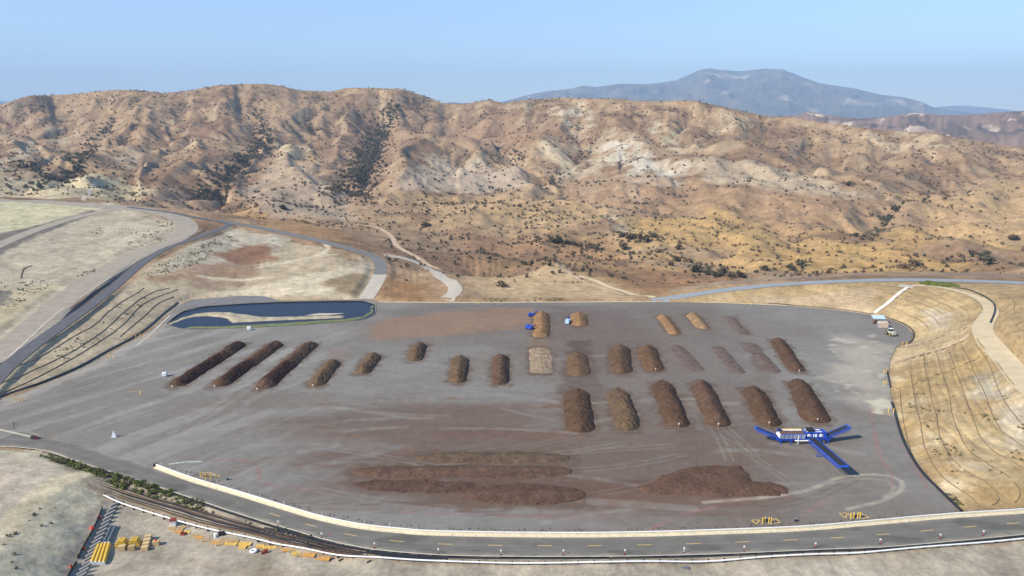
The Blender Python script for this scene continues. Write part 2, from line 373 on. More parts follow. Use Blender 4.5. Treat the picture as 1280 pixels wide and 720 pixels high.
class MB:
    def __init__(s): s.v = []; s.f = []
    def add(s, vs, fs):
        n = len(s.v); s.v += [tuple(v) for v in vs]; s.f += [tuple(n + i for i in f) for f in fs]; return s
    def box(s, c, d, rz=0.0, M=None):
        x, y, z = d[0] / 2, d[1] / 2, d[2] / 2; vs = []
        for sx, sy, sz in ((-1, -1, -1), (1, -1, -1), (1, 1, -1), (-1, 1, -1), (-1, -1, 1), (1, -1, 1), (1, 1, 1), (-1, 1, 1)):
            p = Vector((sx * x, sy * y, sz * z))
            if M is not None: p = M @ p
            elif rz: p = Matrix.Rotation(rz, 3, 'Z') @ p
            vs.append(p + Vector(c))
        return s.add(vs, [(0, 3, 2, 1), (4, 5, 6, 7), (0, 1, 5, 4), (1, 2, 6, 5), (2, 3, 7, 6), (3, 0, 4, 7)])
    def bar(s, a, b, w, h=None, up_=(0, 0, 1)):
        a = Vector(a); b = Vector(b); h = h or w; d = b - a; L = d.length; d.normalize()
        sd = d.cross(Vector(up_)); 
        if sd.length < 1e-4: sd = Vector((1, 0, 0))
        sd.normalize(); u = sd.cross(d)
        M = Matrix((d, sd, u)).transposed()
        return s.box((a + b) / 2, (L, w, h), M=M)
    def tube(s, pts, r, n=8, cap=True, radii=None):
        P = [Vector(p) for p in pts]; rings = []
        for i, p in enumerate(P):
            t = (P[min(i + 1, len(P) - 1)] - P[max(i - 1, 0)]).normalized()
            a = Vector((0, 0, 1)) if abs(t.z) < .9 else Vector((1, 0, 0)); sd = t.cross(a).normalized(); u = sd.cross(t)
            rr = radii[i] if radii else r
            rings.append([p + (sd * math.cos(2 * math.pi * k / n) + u * math.sin(2 * math.pi * k / n)) * rr for k in range(n)])
        vs = [v for q in rings for v in q]; fs = []
        for i in range(len(P) - 1):
            for k in range(n): fs.append((i * n + k, i * n + (k + 1) % n, (i + 1) * n + (k + 1) % n, (i + 1) * n + k))
        if cap: fs += [tuple(range(n))[::-1], tuple((len(P) - 1) * n + k for k in range(n))]
        return s.add(vs, fs)
    def prism(s, poly, y0, y1):
        """polygon in x,z swept along y"""
        n = len(poly); vs = [(p[0], y0, p[1]) for p in poly] + [(p[0], y1, p[1]) for p in poly]
        return s.add(vs, [tuple(range(n)), tuple(range(2 * n - 1, n - 1, -1))] + [(i, i + n, (i + 1) % n + n, (i + 1) % n) for i in range(n)])
    def cone(s, c, r0, r1, h, n=12):
        vs = [(c[0] + r0 * math.cos(2 * math.pi * k / n), c[1] + r0 * math.sin(2 * math.pi * k / n), c[2]) for k in range(n)] + \
             [(c[0] + r1 * math.cos(2 * math.pi * k / n), c[1] + r1 * math.sin(2 * math.pi * k / n), c[2] + h) for k in range(n)]
        return s.add(vs, [(k, (k + 1) % n, n + (k + 1) % n, n + k) for k in range(n)] + [tuple(range(n))[::-1], tuple(range(n, 2 * n))])
    def mesh(s, name, smooth_=False):
        me = bpy.data.meshes.new(name); me.from_pydata([tuple(v) for v in s.v], [], s.f)
        bm = bmesh.new(); bm.from_mesh(me); bmesh.ops.recalc_face_normals(bm, faces=bm.faces); bm.to_mesh(me); bm.free()
        if smooth_: me.polygons.foreach_set('use_smooth', [True] * len(me.polygons))
        return me
    def build(s, name, mat, parent=None, loc=None, smooth_=False): return link(name, s.mesh(name, smooth_), mat, parent, loc)
def dup(root, loc, rz, label=None):
    r = root.copy(); COL.objects.link(r); r.location = loc; r.rotation_euler = (0, 0, rz)
    if label: r['label'] = label
    for ch in list(root.children):
        c = ch.copy(); COL.objects.link(c); c.parent = r
        for g in list(ch.children):
            d = g.copy(); COL.objects.link(d); d.parent = c
    return r

# ------------------------------------------------------------------ ground colours
C = np.zeros((NR, NU, 3), np.float32)
def lerpc(C, col, m): return C * (1 - m[..., None]) + np.array(col, np.float32) * m[..., None]
n1 = fbm(X / 160, Y / 160, 4, 60); n2 = fbm(X / 45, Y / 45, 4, 70); n3 = fbm(X / 14, Y / 14, 3, 80)
brown = (.19, .12, .07); tan = (.28, .192, .113); pale = (.38, .315, .21); gold = (.385, .25, .10); redb = (.20, .105, .062)
C[:] = tan
C = lerpc(C, brown, smooth(-.35, .55, n1 + .5 * n2))
gu = np.gradient(Z, axis=1) / (U[1] - U[0]); gr = np.gradient(Z, axis=0) / np.gradient(RR)[:, None]
SX = gu / RG; SY = gr - SX * UU; slope = np.hypot(SX, SY)
C = lerpc(C, pale, .38 * smooth(.55, .95, slope + .35 * n2 + .1 * n1) * hm)
C = lerpc(C, (.15, .10, .065), .7 * smooth(.15, .75, -gully + .3 * n2) * hm)
C = lerpc(C, gold, .65 * smooth(.0, .6, fbm(X / 110, Y / 70, 3, 90) + .25) * smooth(.5, .15, T) * smooth(-.1, .15, U * 1.0)[None, :] * smooth(-.4, -.1, T))
def paint(pts, col, soft=6, namp=4, nscale=18, k=1.0, seed=1, pre=None, brk=None):
    """a patch of different soil: outline, colour, edge softness (m), raggedness (m)"""
    global C
    w = [tp(*p)[:2] for p in pts] if pre is None else pre
    xs = [p[0] for p in w]; ys = [p[1] for p in w]; mg = soft + namp * 2 + 5
    m = (X > min(xs) - mg) & (X < max(xs) + mg) & (Y > min(ys) - mg) & (Y < max(ys) + mg)
    if not m.any(): return
    xx = X[m]; yy = Y[m]; d = sd_poly(xx, yy, w, 1e6) + namp * fbm(xx / nscale, yy / nscale, 4, seed)
    a = k * smooth(-soft, soft, d)
    if brk is not None: a = a * smooth(-.3 + brk, .3 + brk, fbm(xx / (nscale * .8), yy / (nscale * .8), 4, seed + 31))
    C[m] = C[m] * (1 - a[:, None]) + np.array(col, np.float32) * a[:, None]
def paint_line(pts, col, hw, soft=1.5, k=1.0, pre=None):
    global C
    w = resample(np.array(catmull([tp(*p)[:2] for p in pts], 6)), 6) if pre is None else pre
    m = (X > w[:, 0].min() - hw * 3) & (X < w[:, 0].max() + hw * 3) & (Y > w[:, 1].min() - hw * 3) & (Y < w[:, 1].max() + hw * 3)
    d = dist_polyline(X[m], Y[m], w, None)
    a = k * (1 - smooth(hw, hw + soft, d + .4 * hw * pnoise(X[m] / 6, Y[m] / 6, 4)))
    C[m] = C[m] * (1 - a[:, None]) + np.array(col, np.float32) * a[:, None]
# hill patches
for pts, col, soft, na, k, brk in [
  ([(655, 130), (800, 126), (815, 150), (850, 165), (880, 200), (820, 175), (760, 165), (690, 158)], pale, 18, 26, .85, -.1),
  ([(690, 128), (735, 128), (745, 160), (700, 158)], (.46, .39, .27), 10, 16, .8, 0),
  ([(540, 195), (615, 203), (690, 240), (600, 240), (500, 235)], (.37, .295, .215), 16, 20, .85, None),
  ([(752, 180), (785, 178), (850, 200), (850, 235), (800, 240), (765, 210)], (.40, .36, .29), 14, 18, .85, -.1),
  ([(865, 196), (930, 200), (1000, 218), (1055, 238), (1110, 247), (1050, 249), (960, 240), (880, 225)], (.40, .33, .23), 7, 8, .6, None),
  ([(900, 140), (940, 150), (925, 170), (890, 165)], pale, 14, 16, .7, 0), ([(1040, 160), (1130, 165), (1200, 180), (1170, 195), (1080, 180)], (.44, .35, .22), 14, 20, .6, 0),
  ([(0, 165), (40, 175), (55, 200), (40, 222), (0, 225)], (.42, .36, .24), 14, 22, .65, 0), ([(60, 155), (95, 165), (85, 185), (55, 170)], (.40, .34, .23), 10, 16, .6, 0),
  ([(130, 185), (175, 190), (170, 210), (125, 205)], (.43, .37, .26), 8, 16, .6, 0), ([(345, 180), (385, 180), (400, 200), (350, 200)], (.42, .36, .24), 8, 16, .6, 0),
  ([(300, 240), (340, 205), (390, 205), (430, 245), (440, 275), (340, 270)], (.33, .255, .175), 14, 12, .8, None),
  ([(400, 190), (500, 150), (540, 185), (470, 225), (430, 240)], (.21, .135, .085), 20, 20, .6, None), ([(500, 130), (620, 140), (700, 165), (640, 190), (560, 180)], (.25, .16, .10), 20, 25, .6, None),
  ([(600, 160), (760, 165), (740, 195), (640, 185)], (.23, .14, .085), 20, 20, .6, None), ([(170, 150), (130, 180), (90, 205), (130, 210), (180, 175)], (.30, .185, .10), 16, 16, .6, None),
  ([(700, 228), (760, 205), (850, 245), (830, 275), (720, 262)], (.27, .17, .10), 16, 16, .7, None),
  ([(860, 228), (1000, 245), (1120, 250), (1130, 270), (980, 300), (870, 270)], (.28, .18, .105), 20, 20, .6, None)]:
    paint(pts, col, soft, na, 55, k, 3, None, brk)
for pts, col, k in [([(780, 270), (900, 262), (960, 285), (880, 310), (780, 300)], gold, .7), ([(900, 290), (1060, 300), (1200, 330), (1100, 342), (930, 320)], gold, .7),
  ([(1130, 240), (1290, 225), (1300, 300), (1180, 300)], (.36, .245, .125), .7), ([(480, 240), (650, 245), (760, 262), (740, 280), (560, 285)], (.36, .25, .13), .7),
  ([(560, 290), (760, 300), (800, 335), (640, 330)], (.25, .15, .085), .7), ([(480, 330), (560, 372), (480, 374)], (.24, .135, .06), .9), ([(585, 345), (700, 332), (810, 374), (600, 376), (575, 360)], (.40, .29, .165), .85),
  ([(720, 330), (820, 335), (940, 345), (820, 372)], (.21, .115, .06), .75), ([(270, 262), (420, 285), (450, 308), (330, 282)], (.33, .20, .09), .8)]:
    paint(pts, col, 10, 12, 30, k, 5)
# made ground around the pad
sand = (.37, .32, .23)
paint([(-200, 240), (150, 255), (240, 290), (160, 330), (60, 390), (0, 440), (-200, 600)], sand, 8, 8, 30, 1, 6)
paint([(-200, 252), (60, 252.5), (112, 259), (60, 276), (0, 300), (-200, 360)], (.40, .365, .235), 3, 2, 30, 1, 7)
paint([(-50, 300), (115, 262), (125, 264), (50, 293), (0, 318), (-50, 345)], (.13, .115, .10), 2, 2, 10, .9, 8)
paint([(-30, 352), (30, 362), (90, 352), (60, 372), (20, 398), (-30, 420)], (.40, .33, .20), 5, 8, 16, .7, 9)
paint([(-30, 360), (18, 363), (8, 380), (-30, 385)], (.10, .10, .09), 2, 3, 8, .8, 9)
paint([(60, 235), (150, 222), (200, 240), (140, 252), (60, 248)], (.38, .31, .19), 6, 5, 30, .9, 6)
paint([(-60, 246), (0, 228), (110, 216), (145, 229), (90, 246)], (.41, .345, .215), 8, 5, 30, .9, 6)
paint([(150, 250), (215, 232), (280, 262), (200, 262)], (.27, .185, .12), 6, 5, 30, .9, 6)
paint([(-100, 520), (20, 450), (130, 380), (190, 330), (240, 305), (300, 285), (400, 308), (470, 330), (455, 376), (240, 374), (200, 400), (100, 462), (0, 500)], (.37, .30, .20), 3, 2, 20, 1, 6)
paint([(190, 345), (230, 312), (290, 285), (360, 298), (330, 330), (250, 340)], (.36, .325, .245), 4, 5, 20, .8, 6)
paint([(265, 320), (300, 305), (340, 308), (345, 322), (300, 332)], (.20, .10, .055), 4, 6, 14, .9, 7); paint([(190, 350), (230, 332), (330, 326), (320, 345), (220, 352)], (.24, .14, .085), 4, 6, 14, .7, 8)
paint([(230, 350), (320, 345), (300, 362), (230, 360)], (.25, .18, .12), 3, 5, 14, .7, 8); paint([(400, 355), (440, 340), (462, 345), (450, 372), (380, 362)], (.22, .16, .085), 3, 4, 14, .8, 8)
paint([(250, 366), (340, 352), (440, 335), (462, 330), (460, 340), (400, 352), (430, 374), (330, 372)], (.47, .41, .29), 3, 4, 14, .75, 9)
paint([(410, 305), (450, 322), (455, 330), (410, 320)], (.24, .145, .07), 3, 5, 14, .6, 8)
for l in [[(405, 304), (411, 310), (400, 318), (360, 328), (320, 335)], [(330, 332), (370, 325), (420, 318)], [(250, 345), (300, 350), (340, 346)]]: paint_line(l, (.50, .43, .30), 1.1, 1.5, .8)
rs = (.325, .235, .122)
paint([(820, 377), (900, 365), (1050, 353), (1150, 352), (1300, 358), (1500, 370), (1500, 640), (1280, 634), (1200, 640), (1130, 560), (1105, 470), (1141, 416), (1090, 394), (985, 382)], rs, 2, 1, 20, 1, 4)
paint([(900, 372), (1080, 360), (1110, 364), (1085, 390), (985, 381)], (.41, .31, .195), 3, 3, 20, .8, 4)
for pts, col in [([(1110, 380), (1190, 372), (1225, 395), (1150, 425), (1125, 400)], (.42, .315, .165)), ([(1150, 385), (1190, 392), (1180, 410), (1155, 405)], (.48, .42, .33)),
    ([(1235, 460), (1275, 500), (1300, 560), (1262, 560), (1240, 510), (1215, 470)], (.36, .33, .26)), ([(1120, 470), (1230, 440), (1240, 460), (1120, 500)], (.37, .26, .12)),
    ([(1180, 500), (1250, 560), (1280, 620), (1210, 600)], (.39, .30, .165)), ([(1110, 432), (1190, 405), (1225, 405), (1200, 425), (1112, 462)], (.43, .33, .19))]:
    paint(pts, col, 4, 5, 14, .75, 12)
paint([(1140, 640), (1210, 612), (1300, 612), (1300, 640)], (.31, .21, .09), 3, 5, 12, .6, 13)
for seed in range(26):      # green-brown weed tufts and bare patches on the cut slopes
    px = RNG.uniform(1120, 1290); py = RNG.uniform(430, 625)
    s = RNG.uniform(6, 16); paint([(px - s, py - s * .4), (px + s, py - s * .6), (px + s * .7, py + s * .5), (px - s * .5, py + s * .6)], random.choice([(.50, .41, .27), (.33, .23, .10), (.47, .40, .27), (.29, .24, .12)]), 2, 4, 6, .55, seed)
paint_line([(104, 250), (112, 238), (120, 228)], (.52, .46, .36), 1.2, 1.5, .9)
ys_ = (.305, .268, .205)
paint([(-200, 900), (-200, 850), (70, 712), (130, 622), (180, 637), (280, 664), (400, 690), (520, 705), (860, 706), (1080, 694), (1450, 665), (1450, 900)], ys_, 1.5, 1, 20, 1, 14)
paint([(50, 562), (107, 580), (250, 626), (412, 676), (520, 692), (820, 695), (1450, 652), (1450, 664), (1080, 692), (820, 704), (520, 703), (400, 688), (280, 662), (130, 618), (100, 604)], (.24, .205, .15), .8, .6, 6, 1, 15)
paint([(-200, 556), (50, 564), (100, 603), (130, 622), (118, 650), (66, 724), (-200, 860)], (.40, .36, .255), 1.5, 1.5, 8, 1, 16)
paint([(-200, 575), (40, 575), (62, 590), (30, 625), (-30, 680), (-200, 690)], (.39, .325, .255), 3, 4, 10, .7, 17)
paint_line([(-20, 690), (20, 645), (60, 610), (98, 593)], (.52, .44, .29), 2.0, 2, .8)
paint([(112, 640), (128, 632), (100, 690), (84, 724), (60, 724), (95, 670)], (.20, .185, .16), 1, 1.5, 3, .6, 18)
for l in [[(300, 678), (330, 700), (322, 730)], [(120, 720), (200, 700), (300, 712), (420, 724)]]: paint_line(l, (.27, .22, .155), .8, 1.5, .5)
C = lerpc(C, (.21, .145, .07), .5 * np.clip(TERR, 0, 1) * smooth(-.4, .3, n3))
C *= (1 + .10 * n3[..., None])
C = np.clip(C, .02, .8)
V = np.stack([X, Y, Z], -1).reshape(-1, 3)
ii = (np.arange(NR - 1)[:, None] * NU + np.arange(NU - 1)[None, :])
deep = ((dpad_all > 9) & (inpond < 0))
kf = ~(deep[:-1, :-1] & deep[1:, 1:] & deep[:-1, 1:] & deep[1:, :-1])
ii = ii[kf]
FQ = np.stack([ii, ii + 1, ii + NU + 1, ii + NU], -1)
M_ground = ground_mat('dry_soil', [(.02, .12), (.07, .2), (.22, .26), (.8, .2)], bump=.5, bscale=.25)
tag(link('terrain', mesh_np('terrain', V, FQ, True, C.reshape(-1, 3)), M_ground), kind='structure')
#@@PAD
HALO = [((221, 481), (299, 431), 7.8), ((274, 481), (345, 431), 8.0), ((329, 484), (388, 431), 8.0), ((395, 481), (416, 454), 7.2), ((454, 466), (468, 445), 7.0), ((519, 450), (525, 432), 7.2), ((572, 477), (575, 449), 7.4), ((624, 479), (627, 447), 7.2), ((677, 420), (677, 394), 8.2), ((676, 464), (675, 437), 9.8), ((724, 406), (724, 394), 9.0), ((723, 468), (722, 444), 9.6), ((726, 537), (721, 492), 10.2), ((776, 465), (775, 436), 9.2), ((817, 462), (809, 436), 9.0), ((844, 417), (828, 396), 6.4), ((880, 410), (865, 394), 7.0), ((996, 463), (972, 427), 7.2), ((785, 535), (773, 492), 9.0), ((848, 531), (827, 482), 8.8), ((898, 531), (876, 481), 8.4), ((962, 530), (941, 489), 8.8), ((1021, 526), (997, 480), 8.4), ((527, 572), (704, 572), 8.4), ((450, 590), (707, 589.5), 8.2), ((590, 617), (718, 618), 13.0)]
# ------------------------------------------------------------------ the work pad (flat, z = 0)
pu = np.linspace(-.86, .86, 1250); pr = np.geomspace(136, 470, 560)
PX = (pu[None, :] * pr[:, None]).astype(np.float32); PY = np.repeat(pr[:, None], len(pu), 1).astype(np.float32)
PC = np.zeros(PX.shape + (3,), np.float32); PC[:] = (.185, .174, .155)
def pp(pts, col, soft=3, na=4, ns=14, k=1.0, seed=1, stretch=(1, 1), brk=None):
    w = [gp(*p)[:2] for p in pts]; xs = [p[0] for p in w]; ys = [p[1] for p in w]; mg = soft + na * 2 + 4
    m = (PX > min(xs) - mg) & (PX < max(xs) + mg) & (PY > min(ys) - mg) & (PY < max(ys) + mg)
    if not m.any(): return
    x, y = PX[m], PY[m]; d = sd_poly(x, y, w, 1e6) + na * fbm(x / ns / stretch[0], y / ns / stretch[1], 4, seed)
    a = k * smooth(-soft, soft, d)
    if brk is not None: a = a * smooth(brk - .3, brk + .3, fbm(x / ns / stretch[0], y / ns / stretch[1], 4, seed + 9))
    PC[m] = PC[m] * (1 - a[:, None]) + np.array(col, np.float32) * a[:, None]
def ppl(pts, col, hw, soft=1.0, k=1.0, nn=.5):
    w = resample(np.array(catmull([gp(*p)[:2] for p in pts], 6)), 4)
    m = (PX > w[:, 0].min() - 8) & (PX < w[:, 0].max() + 8) & (PY > w[:, 1].min() - 8) & (PY < w[:, 1].max() + 8)
    d = dist_polyline(PX[m], PY[m], w); a = k * (1 - smooth(hw, hw + soft, d)) * (1 - nn * smooth(-.2, .5, pnoise(PX[m] / 5, PY[m] / 5, 7)))
    PC[m] = PC[m] * (1 - a[:, None]) + np.array(col, np.float32) * a[:, None]
b1 = fbm(PX / 60, PY / 60, 4, 3); b2 = fbm(PX / 30, PY / 9, 4, 9)
PC = lerpc(PC, (.155, .135, .112), .6 * smooth(-.2, .6, b1)); PC = lerpc(PC, (.225, .215, .192), .35 * smooth(.1, .7, -b1 + .4 * b2))
rb = (.135, .082, .058); rd = (.16, .095, .064)
# dust trails, lighter lanes
q = (PX * .55 + PY * .83); q2 = (PX * .83 - PY * .55)
st_ = fbm(q / 90, q2 / 7, 4, 13)
mleft = smooth(-30, -110, PX + (PY - 260) * .1); PC = lerpc(PC, (.31, .30, .27), .38 * mleft * smooth(-.1, .6, st_))
PC = lerpc(PC, (.175, .165, .145), .3 * mleft * smooth(.1, .6, -st_))
for pts, col, soft, na, ns, k, sd_, stre, brk in [
  ([(360, 530), (520, 505), (760, 500), (980, 545), (960, 640), (700, 648), (380, 622)], (.128, .092, .072), 14, 10, 30, .9, 2, (2, .6), None),
  ([(440, 400), (560, 380), (900, 380), (960, 470), (960, 540), (760, 545), (690, 500), (640, 440), (460, 425)], (.14, .115, .095), 16, 10, 30, .7, 4, (1, 1), None),
  ([(455, 414), (490, 397), (600, 386), (660, 386), (672, 398), (640, 412), (560, 420), (470, 424)], (.225, .145, .095), 4, 5, 22, .85, 5, (2.5, .5), None),
  ([(560, 382), (820, 381), (780, 400), (640, 396)], (.115, .10, .095), 6, 6, 22, .6, 6, (1.5, .6), 0),
  ([(690, 392), (770, 385), (840, 430), (790, 470), (740, 460), (690, 440)], (.13, .10, .085), 8, 6, 16, .7, 7, (1, 1), None),
  ([(460, 536), (640, 530), (720, 540), (560, 548)], rb, 4, 4, 22, .8, 8, (3, .4), 0), ([(620, 545), (860, 540), (930, 552), (780, 560)], rb, 4, 4, 22, .7, 9, (3, .4), .1),
  ([(425, 602), (480, 596), (620, 594), (700, 600), (735, 612), (700, 628), (560, 632), (445, 614)], (.105, .065, .046), 3, 3, 16, .95, 10, (3, .4), None),
  ([(700, 598), (740, 598), (790, 602), (840, 600), (860, 620), (820, 630), (700, 628)], (.115, .072, .052), 2, 3, 16, .9, 11, (3, .3), None), ([(560, 620), (760, 616), (1000, 612), (960, 634), (700, 640), (560, 636)], (.14, .092, .068), 3, 4, 16, .7, 21, (3, .3), None),
  ([(380, 600), (560, 628), (700, 632), (840, 625), (760, 645), (500, 640)], (.16, .11, .085), 3, 5, 16, .7, 12, (3, .35), .15),
  ([(440, 570), (520, 562), (560, 575), (470, 596), (420, 590)], (.15, .105, .08), 3, 4, 14, .6, 13, (3, .5), 0),
  ([(205, 490), (260, 484), (430, 488), (420, 505), (300, 520), (190, 500)], (.15, .12, .10), 5, 5, 20, .6, 14, (2.5, .5), 0),
  ([(100, 545), (500, 555), (430, 600), (250, 575)], (.19, .18, .165), 8, 6, 30, .5, 15, (2.5, .5), 0)]:
    pp(pts, col, soft, na, ns, k, sd_, stre, brk)
# floors of windrows that have been cleared away
for pts, col, k in [([(905, 395), (922, 395), (940, 419), (922, 420)], (.145, .108, .09), .9), ([(890, 432), (903, 433), (925, 468), (907, 466)], (.135, .11, .098), .8),
    ([(926, 428), (945, 429), (972, 468), (950, 465)], (.118, .09, .078), .9), ([(830, 430), (860, 430), (880, 466), (842, 464)], (.16, .125, .105), .7),
    ([(710, 426), (735, 426), (738, 452), (708, 452)], (.09, .065, .055), .85), ([(700, 460), (750, 460), (755, 500), (700, 500)], (.11, .085, .07), .7),
    ([(662, 425), (688, 425), (690, 434), (661, 434)], (.17, .115, .075), .7), ([(410, 436), (438, 436), (433, 447), (410, 447)], (.19, .15, .125), .7),
    ([(870, 480), (960, 470), (985, 540), (930, 545)], (.145, .115, .10), .5), ([(660, 500), (705, 495), (712, 535), (660, 535)], (.17, .15, .135), .5)]:
    pp(pts, col, 1.6, 2.5, 9, k, 5)
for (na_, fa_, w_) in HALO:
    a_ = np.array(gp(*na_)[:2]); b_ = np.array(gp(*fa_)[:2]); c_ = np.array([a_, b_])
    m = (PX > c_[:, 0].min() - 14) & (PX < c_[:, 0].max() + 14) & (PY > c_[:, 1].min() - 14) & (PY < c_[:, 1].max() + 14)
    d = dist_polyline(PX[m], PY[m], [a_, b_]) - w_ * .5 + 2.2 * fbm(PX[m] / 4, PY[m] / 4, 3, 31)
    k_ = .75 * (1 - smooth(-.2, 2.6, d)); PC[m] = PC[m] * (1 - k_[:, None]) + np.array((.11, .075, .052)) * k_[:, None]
for k in range(110):    # wheel tracks, in pairs
    px = RNG.uniform(120, 1080); py = RNG.uniform(400, 655); a = RNG.uniform(-.4, .4) if (k % 3 or px < 600) else RNG.uniform(1.1, 1.9); L = RNG.uniform(15, 60); cv = RNG.uniform(-.5, .5); p0 = np.array(gp(px, py)[:2])
    th = a + np.linspace(0, cv, 9); seg = np.cumsum(np.stack([np.cos(th), np.sin(th)], 1) * L / 8, 0) + p0; tn = np.stack([-np.sin(th), np.cos(th)], 1); colr = random.choice([(.23, .215, .185), (.11, .095, .08), (.12, .09, .07), (.10, .085, .07)]); kk = RNG.uniform(.12, .38)
    for s_ in (-1, 1):
        w = resample(seg + tn * s_ * 1.1, 2.0); m = (PX > w[:, 0].min() - 2) & (PX < w[:, 0].max() + 2) & (PY > w[:, 1].min() - 2) & (PY < w[:, 1].max() + 2)
        if not m.any(): continue
        d = dist_polyline(PX[m], PY[m], w); a2 = kk * (1 - smooth(.15, .6, d)); PC[m] = PC[m] * (1 - a2[:, None]) + np.array(colr, np.float32) * a2[:, None]
for k in range(170):    # brown smears dragged along by the machines
    px = RNG.uniform(400, 960); py = RNG.choice([RNG.uniform(496, 545), RNG.uniform(600, 645), RNG.uniform(545, 600)]); L = RNG.uniform(8, 50); th = RNG.uniform(.6, 2.0)
    pp([(px - L, py - th * .3), (px, py - th), (px + L, py), (px + L * .4, py + th)], random.choice([rb, rd, (.12, .08, .06)]), .8, 1.6, 5, RNG.uniform(.3, .8), k, (3, .5), -.05)
for k in range(70):     # tyre dust and scuffs elsewhere
    px = RNG.uniform(20, 1110); py = RNG.uniform(440, 650); L = RNG.uniform(20, 90); s = RNG.uniform(-.25, .25) if px > 350 else -RNG.uniform(.3, .7)
    ppl([(px - L, py - s * L), (px, py + RNG.uniform(-2, 2)), (px + L, py + s * L)], random.choice([(.28, .265, .23), (.25, .235, .21), (.14, .13, .12)]), RNG.uniform(.3, 1.2), 1.2, .3)
ppl([(880, 628), (950, 622), (1010, 612), (1045, 598), (1085, 593), (1118, 596), (1129, 606), (1120, 618), (1095, 628), (1060, 636)], (.38, .34, .26), .35, .7, .6)
ppl([(940, 625), (1000, 616), (1040, 604), (1080, 598), (1112, 602), (1118, 612), (1105, 622)], (.34, .31, .24), .2, .6, .45)
for l in [[(1088, 450), (1090, 520), (1100, 570), (1113, 590), (1115, 607)], [(1092, 545), (1130, 560), (1160, 612)], [(250, 577), (290, 575), (320, 580), (325, 600), (345, 607), (390, 612)], [(985, 655), (1010, 640), (1040, 620)], [(812, 662), (850, 645), (900, 632)], [(500, 640), (620, 645), (760, 648)]]:
    ppl(l, (.26, .13, .12), .22, .5, .6, .8)
for l in [[(212, 580), (235, 577), (251, 577)]]: ppl(l, (.45, .53, .48), .25, .3, .7, .2)
pp([(1060, 420), (1112, 435), (1112, 480), (1112, 515), (1080, 510), (1040, 470)], (.36, .325, .26), 10, 8, 16, .75, 3, (1, 1), None)
pp([(1085, 500), (1108, 497), (1112, 510), (1095, 516)], (.47, .44, .33), 1.2, 2, 6, .8, 3)
for k in range(24):
    px = RNG.uniform(1030, 1105); py = RNG.uniform(415, 500); s = RNG.uniform(2, 8); pp([(px - s, py), (px, py - s * .3), (px + s, py), (px, py + s * .3)], (.45, .41, .33), .8, 1.5, 4, .5, k, (2, .6))
pp([(0, 500), (100, 462), (200, 405), (210, 412), (120, 462), (30, 500), (0, 512)], (.33, .30, .25), 1.5, 2, 8, .5, 7)
pp([(222, 383), (240, 375), (300, 370), (330, 371), (350, 376), (300, 379), (252, 383)], (.17, .165, .165), 1, 1, 8, .8, 7)
PC *= (1 + .07 * fbm(PX / 3, PY / 3, 2, 55)[..., None])
PC = np.clip(PC, .03, .8)
cx = (PX[:-1, :-1] + PX[1:, 1:]) / 2; cy = (PY[:-1, :-1] + PY[1:, 1:]) / 2
keepc = inside_poly(cx, cy, PAD) & ~inside_poly(cx, cy, POND)
used = np.zeros(PX.shape, int)
for a_, b_ in ((0, 0), (0, 1), (1, 0), (1, 1)): used[a_:PX.shape[0] - 1 + a_, b_:PX.shape[1] - 1 + b_] += keepc
bd = (used > 0) & (used < 4)
def snap(x, y, pts):
    best = np.full(x.shape, 1e9); ox = x.copy(); oy = y.copy()
    for i in range(len(pts)):
        x0, y0 = pts[i]; x1, y1 = pts[(i + 1) % len(pts)]; ex, ey = x1 - x0, y1 - y0
        t = np.clip(((x - x0) * ex + (y - y0) * ey) / (ex * ex + ey * ey + 1e-9), 0, 1); qx = x0 + t * ex; qy = y0 + t * ey
        d = np.hypot(x - qx, y - qy); m = d < best; best = np.where(m, d, best); ox = np.where(m, qx, ox); oy = np.where(m, qy, oy)
    return ox, oy, best
bx, by = PX[bd].astype(float), PY[bd].astype(float)
x1_, y1_, d1_ = snap(bx, by, PAD); x2_, y2_, d2_ = snap(bx, by, POND)
w_ = (d1_ < d2_); nx_ = np.where(w_, x1_, x2_); ny_ = np.where(w_, y1_, y2_); ok = np.minimum(d1_, d2_) < 2.5
PX2 = PX.copy(); PY2 = PY.copy(); PX2[bd] = np.where(ok, nx_, bx); PY2[bd] = np.where(ok, ny_, by)
ii = (np.arange(PX.shape[0] - 1)[:, None] * PX.shape[1] + np.arange(PX.shape[1] - 1)[None, :])[keepc]
FQ = np.stack([ii, ii + 1, ii + PX.shape[1] + 1, ii + PX.shape[1]], -1)
un, inv = np.unique(FQ, return_inverse=True)
V = np.stack([PX2, PY2, np.zeros_like(PX)], -1).reshape(-1, 3)[un]
M_pad = ground_mat('compacted_gravel', [(.05, .08), (.35, .09), (2.0, .08)], bump=.05, bscale=1.5)
tag(link('yard_pavement', mesh_np('yard_pavement', V, inv.reshape(FQ.shape), True, PC.reshape(-1, 3)[un]), M_pad), kind='structure')

